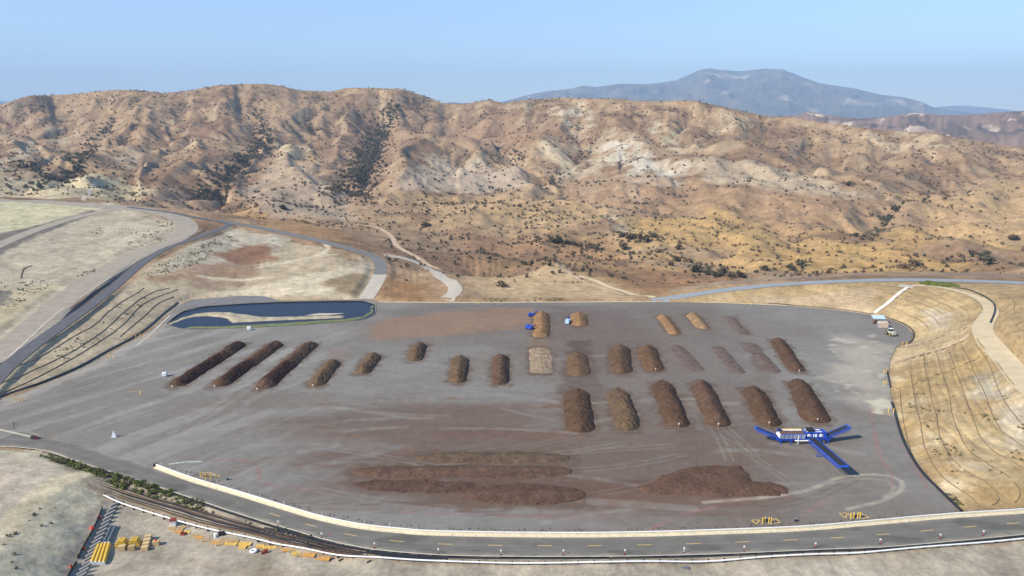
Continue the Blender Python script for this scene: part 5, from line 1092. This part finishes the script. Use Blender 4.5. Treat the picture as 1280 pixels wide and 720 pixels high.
fl = [tp(*q) for q in [(128, 636), (122, 651), (115, 666), (105, 684), (97, 699)]]; fl2 = [tp(*q) for q in [(96, 704), (90, 713), (83, 726)]]
for pts_, lb in ((fl, 'long black fabric silt fence at the foot of the bare mound'), (fl2, 'short black silt fence piece at the bottom border below the long one')):
    c = resample(np.array(catmull(pts_, 5)), .8); b0 = c[0].copy(); r_ = empty('silt_fence', b0); tag(r_, lb, 'silt fence'); off_ = c - b0
    sweep(off_, [(-.03, -.1), (-.03, .75), (.03, .75), (.03, -.1)]).build('fabric', M_black, r_)
    for q in off_[::3]: m = MB(); m.box((q[0] + .06, q[1], q[2] + .45), (.07, .07, 1.1)); m.build('stake', M_wood2, r_)
for px, py, lb in [(125.5, 648, 'orange cone nearest the upper end of the silt fence'), (105.5, 687, 'orange cone beside the middle of the silt fence'), (88.5, 709, 'faded orange cone at the lower gap in the silt fence'), (116, 662.5, 'orange cone standing beside the red sack by the silt fence'), (412, 671, 'orange cone on the near edge of the road'), ]:
    p = ZG(px, py); r_ = empty('traffic_cone', p); tag(r_, lb, 'traffic cone'); m = MB(); m.cone((0, 0, .05), .3, .05, .85, 12); m.build('cone', M_red, r_); m = MB(); m.box((0, 0, .03), (.7, .7, .06)); m.build('base', M_red, r_)
p = ZG(115, 660.5); o = MB().cone((0, 0, 0), .75, .35, .6, 9).build('sack', M_red, None, p); tag(o, 'large red sack lying beside the silt fence', 'sack')
def pallet_meshes(Lx, Ly, mat):
    m = MB()
    for k in range(7): m.box((-Lx / 2 + Lx * (k + .5) / 7, 0, .19), (Lx / 7 * .78, Ly, .045))
    a = m.mesh('deck'); a.materials.append(mat); m = MB()
    for s_ in (-1, 0, 1): m.box((0, s_ * Ly * .44, .085), (Lx, .1, .16))
    b = m.mesh('stringer'); b.materials.append(mat); return a, b
PM = {'t': pallet_meshes(1.7, 1.4, M_wood2), 'y': pallet_meshes(1.9, 1.4, M_ywood), 'o': pallet_meshes(1.8, 1.3, M_owood), 'Y': pallet_meshes(3.2, 1.3, M_ywood), 'O': pallet_meshes(3.4, 1.5, M_owood)}
PLB = {'t': ('weathered tan wooden pallet lying flat in the scatter along the guardrail', 'tan pallets scattered by the guardrail'), 'y': ('bright yellow short panel lying flat in the scatter along the guardrail', 'short yellow panels by the guardrail'),
       'o': ('orange brown pallet lying flat in the scatter along the guardrail', 'orange pallets by the guardrail'), 'Y': ('long bright yellow panel lying flat in the scatter along the guardrail', 'long yellow panels by the guardrail'), 'O': ('long orange panel at the right end of the scatter along the guardrail', 'long orange panels by the guardrail')}
for x_, y_, k in [(120, 158, 't'), (225, 150, 't'), (262, 200, 'y'), (185, 190, 'o'), (345, 232, 't'), (395, 250, 'o'), (455, 275, 't'), (525, 298, 't'), (600, 312, 't'), (640, 275, 't'), (710, 310, 'Y'), (750, 282, 't'), (850, 312, 'Y'), (825, 345, 'y'), (1000, 340, 'y'), (1095, 350, 'Y'), (1210, 352, 't'), (1262, 378, 'o'),
                (1320, 378, 't'), (1360, 410, 'y'), (1480, 425, 'O'), (1630, 460, 'O'), (560, 300, 'o'), (690, 285, 't'), (150, 175, 't'), (1400, 420, 't')]:
    p = ZG(200 + x_ / 8, 640 + y_ / 8 + 1); r_ = empty('pallet', p, R(random.uniform(-30, 25) if k in 'toy' else random.uniform(-12, 2))); tag(r_, PLB[k][0], 'pallet', PLB[k][1]); link('deck', PM[k][0], None, r_); link('stringer', PM[k][1], None, r_)
sb = empty('site_cabinet', ZG(217, 657), R(15)); tag(sb, 'small white cabinet with a dark red top at the left end of the pallets', 'cabinet'); m = MB(); m.box((0, 0, .8), (1.2, 1.1, 1.6)); m.build('body', M_white, sb); m = MB(); m.box((0, 0, 1.7), (1.5, 1.4, .3)); m.build('top', basic('dark_red', (.22, .03, .02), .7, .2, 2), sb)
dr_ = basic('dark_red_paint', (.20, .035, .025), .7, .2, 2)
for px, py, mt, lb in [(269.5, 671.5, M_white, 'short white drum standing alone between guardrail and pallets'), (275, 669, M_rubber, 'black drum, the left of two beside the white drum'), (279, 669, M_rubber, 'black drum, the right of two beside the white drum')]:
    r_ = empty('drum', ZG(px, py)); tag(r_, lb, 'drum'); m = MB(); m.tube([(0, 0, 0), (0, 0, .95)], .38, 14); m.build('body', mt, r_); m = MB(); m.tube([(0, 0, .94), (0, 0, 1.0)], .4, 14); m.build('lid', mt, r_)
bm = bmesh.new(); 
def torus(Rr, r_, n=24, k=10):
    m = MB(); vs = [((Rr + r_ * math.cos(2 * math.pi * j / k)) * math.cos(2 * math.pi * i / n), (Rr + r_ * math.cos(2 * math.pi * j / k)) * math.sin(2 * math.pi * i / n), r_ + r_ * math.sin(2 * math.pi * j / k)) for i in range(n) for j in range(k)]
    return m.add(vs, [(i * k + j, ((i + 1) % n) * k + j, ((i + 1) % n) * k + (j + 1) % k, i * k + (j + 1) % k) for i in range(n) for j in range(k)])
o = torus(.65, .3).build('hose_coil', M_white, None, ZG(317, 690), True); tag(o, 'white ring shaped coil lying in front of the pallets', 'coil')
r_ = empty('compactor', ZG(331, 691.5), R(20)); tag(r_, 'small dark red machine lying next to the white ring coil', 'machine'); m = MB(); m.box((0, 0, .35), (1.5, .8, .5)); m.box((.3, 0, .75), (.6, .6, .4)); m.build('body', dr_, r_); m = MB(); m.bar((-.6, 0, .5), (-1.5, 0, 1.0), .08); m.tube([(-1.5, -.35, 1.0), (-1.5, .35, 1.0)], .05, 6); m.build('handle', M_rubber, r_)
r_ = empty('compactor', ZG(229, 668.5), R(-10)); tag(r_, 'small dark red machine among the first pallets at the left', 'machine'); m = MB(); m.box((0, 0, .3), (1.2, .8, .5)); m.box((-.2, 0, .7), (.5, .5, .4)); m.build('body', dr_, r_); m = MB(); m.bar((.5, 0, .5), (1.2, 0, .9), .08); m.build('handle', M_rubber, r_)
for px, py, lb in [(414, 700, 'dark grey scrap piece at the right end of the pallets'), (426, 701, 'narrow dark scrap piece leaning right of the pallets'), (461, 703, 'small dark scrap piece below the guardrail bend')]:
    r_ = MB().bar((-.5, -.2, .1), (.5, .3, .45), .3, .15).build('scrap_piece', M_rubber, None, ZG(px, py)); tag(r_, lb, 'scrap')
r_ = empty('road_plate', ZG(857, 709.5), R(-20)); tag(r_, 'flat blue grey steel plate lying below the guardrail near the bottom border', 'steel plate'); m = MB(); m.box((0, 0, .05), (1.7, 1.2, .06)); m.build('plate', basic('slate_steel', (.10, .12, .13), .6, .1, 2), r_); m = MB(); m.tube([(.6, 0, .08), (.6, .1, .16), (.6, .3, .16), (.6, .4, .08)], .03, 6); m.build('handle', M_steel, r_)
r_ = empty('barrier_end', gp(43, 548.5), R(-20)); tag(r_, 'dark crash cushion at the end of the kerb on the left border', 'crash cushion'); m = MB(); m.box((0, 0, .5), (2.2, .9, .9)); m.build('cushion', M_rubber, r_); m = MB(); m.box((1.15, 0, .5), (.1, .8, .8)); m.build('nose_plate', M_red, r_)
r_ = empty('barrier_end', gp(194.5, 583), R(-20)); tag(r_, 'black crash cushion at the left tip of the long concrete barrier', 'crash cushion'); m = MB(); m.box((0, 0, .45), (.9, .9, .9)); m.build('cushion', M_rubber, r_); m = MB(); m.box((-.5, 0, .5), (.1, .8, .8)); m.build('nose_plate', M_steel, r_)
r_ = empty('pole', gp(18, 537), 0); tag(r_, 'thin dark pole with a short arm behind the kerb at the left border', 'pole'); m = MB(); m.tube([(0, 0, 0), (0, 0, 2.6)], .09, 6); m.build('shaft', M_rubber, r_); m = MB(); m.bar((0, 0, 2.2), (1.2, 0, 1.9), .08); m.build('arm', M_rubber, r_)

# ------------------------------------------------------------------ straw rolls staked across the cut slopes
M_straw = basic('straw_roll', (.15, .11, .07), 1, .3, 1.2)
rs0 = np.random.RandomState(9)
def wattle(pts, label, group, r=.2, up_=.12):
    c = line_t(pts, 2.0); c[:, 0] += rs0.normal(size=len(c)) * .06; c[:, 1] += rs0.normal(size=len(c)) * .06; c[:, 2] += up_ + .06 * np.array([pnoise(np.array([p[0] / 3]), np.array([p[1] / 3]))[0] for p in c]); b0 = Vector(c[len(c) // 2]); m = MB(); m.tube([Vector(p) - b0 for p in c], r, 6); o = m.build('straw_roll', M_straw, None, b0, True); tag(o, label, 'straw roll', group)
GR = 'straw rolls across the right slope'; GL = 'straw rolls across the left slope'
for i, (pts, lb) in enumerate([
  ([(1125, 487), (1127, 512), (1132, 540), (1143, 575), (1163, 600)], 'thin straw roll closest to the right edge of the yard'),
  ([(1138, 465), (1142, 490), (1148, 518), (1153, 548), (1162, 573), (1175, 593), (1192, 607), (1212, 620.5), (1221, 630)], 'second straw roll up from the yard on the right slope'),
  ([(1155, 440), (1156, 457), (1162, 487), (1170, 518), (1173, 537), (1181, 559), (1195, 579), (1214, 593), (1237, 607), (1248, 618), (1249, 626), (1240, 632)], 'third straw roll up from the yard with a hooked lower end'),
  ([(1170, 440), (1177, 465), (1187, 495.5), (1191, 520.5), (1203, 551), (1217, 568), (1237, 582), (1259, 595.5), (1273, 609), (1275.5, 620.5), (1268, 629)], 'fourth straw roll up from the yard on the right slope'),
  ([(1187, 440), (1196, 468), (1206, 495.5), (1216, 523), (1227, 548), (1239, 562), (1264, 576), (1285, 586)], 'fifth straw roll up from the yard on the right slope'),
  ([(1203, 432), (1217, 465), (1230, 490), (1239, 515), (1250.5, 537), (1264, 548), (1285, 561)], 'sixth straw roll up from the yard along the grey soil'),
  ([(1219, 430), (1237, 457), (1246, 482), (1259, 507), (1275.5, 529), (1292, 541)], 'topmost straw roll just below the sandy bench track'),
  ([(1119, 455), (1156, 443.5), (1181, 436), (1203, 426), (1216, 417)], 'straw roll crossing the slope along the upper access track'),
  ([(1120, 486), (1139, 481.5), (1165, 471), (1189, 462), (1225, 446)], 'straw roll crossing the other rolls above the pale dust fan'),
  ([(1112, 383.5), (1129, 390), (1143, 397), (1156, 404.5), (1159, 410)], 'lowest curved straw roll on the round slope above the loader'),
  ([(1117, 378), (1137, 383), (1156, 390), (1168.6, 398.6), (1173, 406)], 'second curved straw roll on the round slope above the loader'),
  ([(1149, 378), (1167, 385.7), (1181, 395), (1184, 401)], 'third curved straw roll on the round slope above the loader'),
  ([(1172, 377), (1186, 383), (1196, 391.7)], 'short topmost curved straw roll on the round slope above the loader'),
  ([(1246, 366), (1260, 370), (1268, 378), (1267, 386)], 'short curved straw roll above the sandy bench track'),
  ([(1251, 416), (1263, 409), (1284, 399)], 'straw roll running up to the right border above the bench track'),
  ([(1264, 437), (1270, 449), (1280, 464)], 'short dark straw roll right of the bench track at the border')]): wattle(pts, lb, GR, .13 if i < 9 else .12, .06)
for pts, lb in [([(0, 470), (37, 452), (82, 427), (117, 407), (147, 381), (180, 360)], 'uppermost straw roll on the left slope below the asphalt road'), ([(0, 481), (37, 465), (82, 444), (125, 417), (167, 380), (190, 366), (212, 360)], 'second straw roll from the top on the left slope'),
    ([(0, 491), (32, 479), (75, 457), (120, 430), (155, 405), (175, 383), (200, 370), (222, 362)], 'lowest long straw roll on the left slope next to the black liner'), ([(150, 421), (176, 399), (197, 380), (217, 371)], 'short straw roll in the upper corner of the left slope'), ([(0, 459.5), (37, 441), (80, 415), (112, 392), (140, 369)], 'faint straw roll right under the asphalt road on the left slope')]: wattle(pts, lb, GL, .19, .1)
wattle([(26, 348), (27, 343), (30, 336), (40, 332.5)], 'dark curved hose lying on the pale sandy field at left', None, .3)
# ------------------------------------------------------------------ fence behind the upper road
fc = line_t([(835, 366.5), (880, 360), (930, 353.5), (990, 349.5), (1050, 347.5), (1150, 345), (1280, 347)], 3.0); r_ = empty('chain_link_fence', fc[0]); tag(r_, 'grey chain link fence running along the far side of the upper road', 'fence'); off_ = fc - fc[0]
M_wire = basic('wire', (.30, .31, .32), .6, .1, 1, metal=.3); m = MB()
for h_ in (.1, 1.2, 2.3): m.tube([(p[0], p[1], p[2] + h_) for p in off_], .035, 4)
for a_, b_ in zip(off_[:-1], off_[1:]):
    for k in range(8):
        q = a_ + (b_ - a_) * k / 8; q2_ = a_ + (b_ - a_) * (k + 1.5) / 8; m.bar((q[0], q[1], q[2] + .1), (q2_[0], q2_[1], q2_[2] + 2.3), .02); m.bar((q2_[0], q2_[1], q2_[2] + .1), (q[0], q[1], q[2] + 2.3), .02)
m.build('mesh', M_wire, r_); pmx = MB(); pmx.tube([(0, 0, 0), (0, 0, 2.45)], .06, 6); pm2 = pmx.mesh('post'); pm2.materials.append(M_wire)
for q in off_[::2][:100]: link('post', pm2, None, r_, tuple(q))

# ------------------------------------------------------------------ plants
def veg_mat(name, col, var=.35):
    m, N, L, b = newmat(name); b.inputs['Roughness'].default_value = .9; b.inputs['Specular IOR Level'].default_value = .1
    g = N.new('ShaderNodeNewGeometry'); oi = N.new('ShaderNodeObjectInfo'); a = N.new('ShaderNodeMapRange'); a.inputs['To Min'].default_value = 1 - var; a.inputs['To Max'].default_value = 1 + var
    L.new(g.outputs['Random Per Island'], a.inputs['Value']); c = N.new('ShaderNodeMapRange'); c.inputs['To Min'].default_value = .7; c.inputs['To Max'].default_value = 1.35; L.new(oi.outputs['Random'], c.inputs['Value'])
    mm = N.new('ShaderNodeMath'); mm.operation = 'MULTIPLY'; L.new(a.outputs[0], mm.inputs[0]); L.new(c.outputs[0], mm.inputs[1]); s = N.new('ShaderNodeVectorMath'); s.operation = 'SCALE'; s.inputs[0].default_value = col; L.new(mm.outputs[0], s.inputs['Scale']); L.new(s.outputs[0], b.inputs['Base Color']); return m
M_sh = veg_mat('dry_shrub_leaves', (.15, .105, .065)); M_dg = veg_mat('dark_green_leaves', (.088, .08, .048)); M_gr = veg_mat('green_leaves', (.15, .17, .045)); M_bark = basic('bark', (.09, .065, .045), 1, .3, 2); M_weed = veg_mat('weed_leaves', (.15, .135, .07))
def clump(n, rx, rz_, leaf, rs, z0=.5):
    """leaf faces spread through a lumpy volume; returns verts, quads"""
    lob = [(rs.uniform(-.5, .5) * rx, rs.uniform(-.5, .5) * rx, rs.uniform(.25, .75) * rz_, rs.uniform(.35, .65)) for _ in range(5)]
    V = []; Fq = []
    for k in range(n):
        l = lob[rs.randint(5)]; d = rs.normal(size=3); d /= np.linalg.norm(d); q = rs.uniform(.5, 1) ** .5
        c = np.array([l[0] + d[0] * rx * l[3] * q, l[1] + d[1] * rx * l[3] * q, max(.08 * rz_, l[2] + d[2] * rz_ * .5 * l[3] * q * 1.3)])
        a = rs.normal(size=3); a /= np.linalg.norm(a); b = np.cross(a, rs.normal(size=3)); b /= np.linalg.norm(b); s = leaf * rs.uniform(.6, 1.3)
        i = len(V); V += [c - a * s, c - b * s * .7, c + a * s, c + b * s * .7]; Fq.append((i, i + 1, i + 2, i + 3))
    return np.array(V), np.array(Fq)
rs = np.random.RandomState(5)
def vmesh(name, n, rx, rz_, leaf, mat):
    v, f = clump(n, rx, rz_, leaf, rs); me = mesh_np(name, v, f, False); me.materials.append(mat); return me
SHR = [vmesh('shrub', 110, 1.0, 1.5, .28, M_sh) for _ in range(5)]; SHG = [vmesh('shrub', 110, 1.0, 1.6, .28, M_dg) for _ in range(3)]
CRW = [vmesh('crown', 220, 1.0, 1.6, .2, M_dg) for _ in range(3)] + [vmesh('crown', 200, 1.0, 1.5, .2, M_sh) for _ in range(3)]
GRN = [vmesh('shrub', 130, .8, 1.1, .17, M_gr) for _ in range(4)]; GRN += [vmesh('shrub', 130, .8, 1.1, .17, M_dg) for _ in range(1)]
tr = MB(); tr.tube([(0, 0, -.3), (.05, 0, .35), (.0, .05, .8)], .1, 6, radii=[.12, .09, .05]); tr.bar((.02, 0, .4), (.4, .2, .95), .05); tr.bar((.02, 0, .5), (-.35, -.1, 1.0), .05); trm = tr.mesh('trunk'); trm.materials.append(M_bark)
# trees of the valley floor
tspots = [(688, 302), (697, 304), (706, 305), (715, 306), (724, 308), (735, 310), (745, 312), (752, 313), (778, 296), (786, 300), (793, 295), (800, 299), (808, 303), (815, 297), (780, 312), (822, 316), (838, 332), (846, 327), (872, 340), (884, 344), (897, 346), (905, 342), (912, 346), (925, 346),
          (955, 338), (990, 338), (1000, 332), (1130, 336), (1142, 331), (1215, 318), (1225, 325), (1232, 320), (356, 262), (530, 284), (628, 358), (672, 300), (850, 312), (1236, 330), (1060, 232), (1265, 300)]
for i, (px, py) in enumerate(tspots):
    p = tp(px, py); s_ = random.uniform(3.0, 4.6); r_ = empty('tree', (p[0], p[1], p[2]), random.uniform(0, 6.28)); tag(r_, 'dark bushy tree on the dry valley floor beyond the yard', 'tree', 'dark trees on the valley floor'); r_.scale = (s_, s_, s_)
    c = link('crown', CRW[i % 6], None, r_); r_.scale = (s_ * random.uniform(1.1, 1.6), s_ * 1.2, s_ * random.uniform(.6, .95)); link('trunk', trm, None, r_)
# shrubs: density follows the gullies and a few thickets
GUL = [(W2(pts), abs(h)) for pts, h, w in LINES if h < -15]
ng = 150000; uu = rs.uniform(-.78, .78, ng); rr_ = np.sqrt(rs.uniform(470 ** 2, 2050 ** 2, ng)); xs = uu * rr_; yy = rr_
tv = samp(T, xs, yy); gl = samp(gully, xs, yy); dp = samp(dpad_all, xs, yy); dn = .05 + .34 * smooth(.1, .8, -gl) * (tv > 0) + .12 * smooth(0, .5, fbm(xs / 60, yy / 60, 3, 8)) + .10 * smooth(-.5, -.1, tv) * (tv < .25)
GD = [([(140, 152), (115, 176), (95, 205), (70, 226), (45, 234)], 16, .5), ([(330, 165), (322, 190), (290, 215), (264, 250)], 22, .9), ([(495, 136), (478, 160), (465, 185), (455, 215), (435, 246)], 30, .9), ([(318, 130), (330, 165)], 16, .4), ([(697, 222), (685, 240)], 14, .5), ([(640, 190), (650, 200)], 16, .6),
      ([(1155, 253), (1110, 277), (1075, 298)], 9, .9), ([(95, 205), (70, 226)], 20, .9), ([(385, 150), (390, 165)], 18, .5), ([(690, 302), (750, 312)], 14, .6), ([(775, 300), (820, 300)], 20, .6), ([(870, 338), (930, 346)], 12, .5), ([(1190, 320), (1240, 325)], 14, .5), ([(680, 300), (760, 316), (830, 320), (900, 338)], 34, .35), ([(820, 325), (940, 340), (1060, 338), (1280, 330)], 30, .28), ([(560, 240), (640, 270), (740, 280)], 40, .2), ([(30, 205), (60, 225)], 25, .5), ([(560, 300), (700, 330)], 40, .25)]
big = np.zeros(ng)
for pts, wd, k in GD:
    d = dist_polyline(xs, yy, W2(pts)); a_ = k * np.exp(-(d / wd) ** 2); dn = np.maximum(dn, a_); big = np.maximum(big, a_)
onroad = np.zeros(ng, bool)
for k_, hw_ in (('valley', 7), ('north', 7), ('haul', 11), ('asphalt', 5), ('dirt', 3), ('branch', 7)): onroad |= dist_polyline(xs, yy, RD[k_][:, :2]) < hw_
left_made = (uu < -.17) & (tv < -.02)
ok = (rs.uniform(size=ng) < dn) & (dp < -8) & ~onroad & ~left_made
xs, yy, big, uu, tv = xs[ok], yy[ok], big[ok], uu[ok], tv[ok]; zs = samp(Z, xs, yy)
sz = rs.uniform(.45, 1.35, len(xs)) ** 1.6 * (1 + .9 * big) * np.where(yy < 900, 1.0, 1.35); green = (rs.uniform(size=len(xs)) < .35 + .5 * big)
order = np.argsort(-(sz / yy)); ind = order[:250]; rest = order[250:]
for n_, i in enumerate(ind):
    o = link('shrub', (SHG if green[i] else SHR)[rs.randint(3)], None, None, (xs[i], yy[i], zs[i] - .15)); o.scale = (sz[i],) * 3; o.rotation_euler = (0, 0, rs.uniform(0, 6.28))
    if green[i]: tag(o, 'dark green shrub on the dry ground beyond the yard', 'shrub', 'dark green shrubs beyond the yard')
    else: tag(o, 'dry brown shrub on the dry ground beyond the yard', 'shrub', 'dry brown shrubs beyond the yard')
def scatter(name, xs, ys, zs, sz, protos, mat):
    Vs = []; Fs = []; b = 0
    for i in range(len(xs)):
        v, f = protos[i % len(protos)]; a = (i * 2.4) % 6.28; c_, s_ = math.cos(a), math.sin(a); q = np.empty_like(v); q[:, 0] = (v[:, 0] * c_ - v[:, 1] * s_) * sz[i] + xs[i]; q[:, 1] = (v[:, 0] * s_ + v[:, 1] * c_) * sz[i] + ys[i]; q[:, 2] = v[:, 2] * sz[i] + zs[i] - .1
        Vs.append(q); Fs.append(f + b); b += len(v)
    return tag(link(name, mesh_np(name, np.concatenate(Vs), np.concatenate(Fs), False), mat), kind='stuff')
lo = [clump(26, 1.1, 1.5, .5, rs) for _ in range(6)]
g_ = green[rest]; scatter('scrub', xs[rest][g_], yy[rest][g_], zs[rest][g_], sz[rest][g_], lo, M_dg); scatter('scrub', xs[rest][~g_], yy[rest][~g_], zs[rest][~g_], sz[rest][~g_], lo, M_sh)
# weeds on the made ground
def in_px(pts, n, jit=0): 
    w = np.array(W2(pts)); x = rs.uniform(w[:, 0].min(), w[:, 0].max(), n); y = rs.uniform(w[:, 1].min(), w[:, 1].max(), n); m_ = inside_poly(x, y, [tuple(p) for p in w]) & (fbm(x / 9, y / 9, 3, 77) > jit); return x[m_], y[m_]
wx_, wy_ = [], []
for pts, n, j in [([(148, 284), (205, 290), (215, 276), (220, 290), (208, 302), (165, 312), (150, 296)], 900, .1), ([(195, 276), (215, 276), (215, 284), (200, 285)], 200, 0), ([(110, 285), (130, 285), (130, 295), (112, 292)], 100, 0), ([(175, 340), (230, 318), (285, 293), (300, 300), (250, 330), (190, 348)], 1500, .0),
    ([(0, 352), (70, 350), (60, 362), (0, 392)], 500, .0), ([(90, 342), (120, 335), (118, 342), (95, 348)], 200, 0), ([(30, 462), (100, 420), (150, 380), (180, 365), (200, 372), (150, 410), (90, 448)], 700, .15), ([(1120, 470), (1200, 500), (1280, 540), (1280, 620), (1200, 610), (1140, 540)], 900, .25),
    ([(1240, 480), (1280, 490), (1280, 540), (1262, 520)], 200, .1), ([(1160, 610), (1185, 615), (1205, 632), (1190, 630)], 120, 0), ([(60, 615), (110, 622), (60, 715), (0, 715), (0, 680)], 160, .3)]:
    a_, b_ = in_px(pts, n, j); wx_.append(a_); wy_.append(b_)
wx_ = np.concatenate(wx_); wy_ = np.concatenate(wy_); wz = samp(Z, wx_, wy_); lw = [clump(14, .5, .5, .22, rs) for _ in range(5)]
scatter('weeds', wx_, wy_, wz, rs.uniform(.5, 1.3, len(wx_)), lw, M_weed)
gx1, gy1 = in_px([(1148, 354), (1160, 351.5), (1196, 355), (1200, 358.5), (1180, 359), (1158, 357)], 900, -1); gx2, gy2 = in_px([(590, 375), (640, 372), (720, 374), (700, 377), (600, 377)], 300, .1); gx3, gy3 = in_px([(185, 428), (186, 422), (230, 410), (460, 400), (440, 404), (240, 413)], 200, 0)
gx_ = np.concatenate([gx1, gx2]); gy_ = np.concatenate([gy1, gy2]); scatter('ground_cover', gx_, gy_, samp(Z, gx_, gy_), rs.uniform(.7, 1.5, len(gx_)), lw, M_gr)
# green shrubs in the roadside ditch
dc = line_t([(58, 569), (78, 577), (107, 588), (140, 598), (175, 609), (215, 621), (255, 633)], .9); k = 0
for p in dc:
    f_ = min(1, p[0] * 0 + k / 12) * (1 if k < len(dc) * .8 else .7)
    for j in range(3):
        if rs.uniform() < .12: continue
        o_ = rs.uniform(-2.2, 1.6); x_ = p[0] + o_ * .4 + rs.uniform(-.4, .4); y_ = p[1] + o_ + .3; o = link('bush', GRN[rs.randint(5)], None, None, (x_, y_, hz(x_, y_) - .1)); s_ = rs.uniform(.6, 1.3) * max(.55, f_); o.scale = (s_, s_, s_ * rs.uniform(.8, 1.1)); o.rotation_euler = (0, 0, rs.uniform(0, 6))
        tag(o, 'leafy green bush in the ditch beside the left bend of the road', 'bush', 'green bushes in the roadside ditch')
    k += 1
ex, ey = in_px([(62, 566), (107, 580), (250, 626), (412, 676), (462, 686), (440, 690), (380, 680), (250, 640), (107, 592)], 2600, -.1)
scatter('verge_weeds', ex, ey, samp(Z, ex, ey), rs.uniform(.5, 1.2, len(ex)), lw, M_weed)
bx_, by_ = [], []
for q in line_g([(215, 586), (300, 613), (380, 637), (450, 652), (520, 660.5), (640, 664.5), (820, 663), (1000, 657), (1100, 649), (1200, 640)], .5): 
    if rs.uniform() < .55: bx_.append(q[0] + rs.normal() * .3); by_.append(q[1] + .7 + rs.normal() * .35)
scatter('verge_weeds', np.array(bx_), np.array(by_), np.zeros(len(bx_)) + .08, rs.uniform(.2, .6, len(bx_)), lw, M_sh)
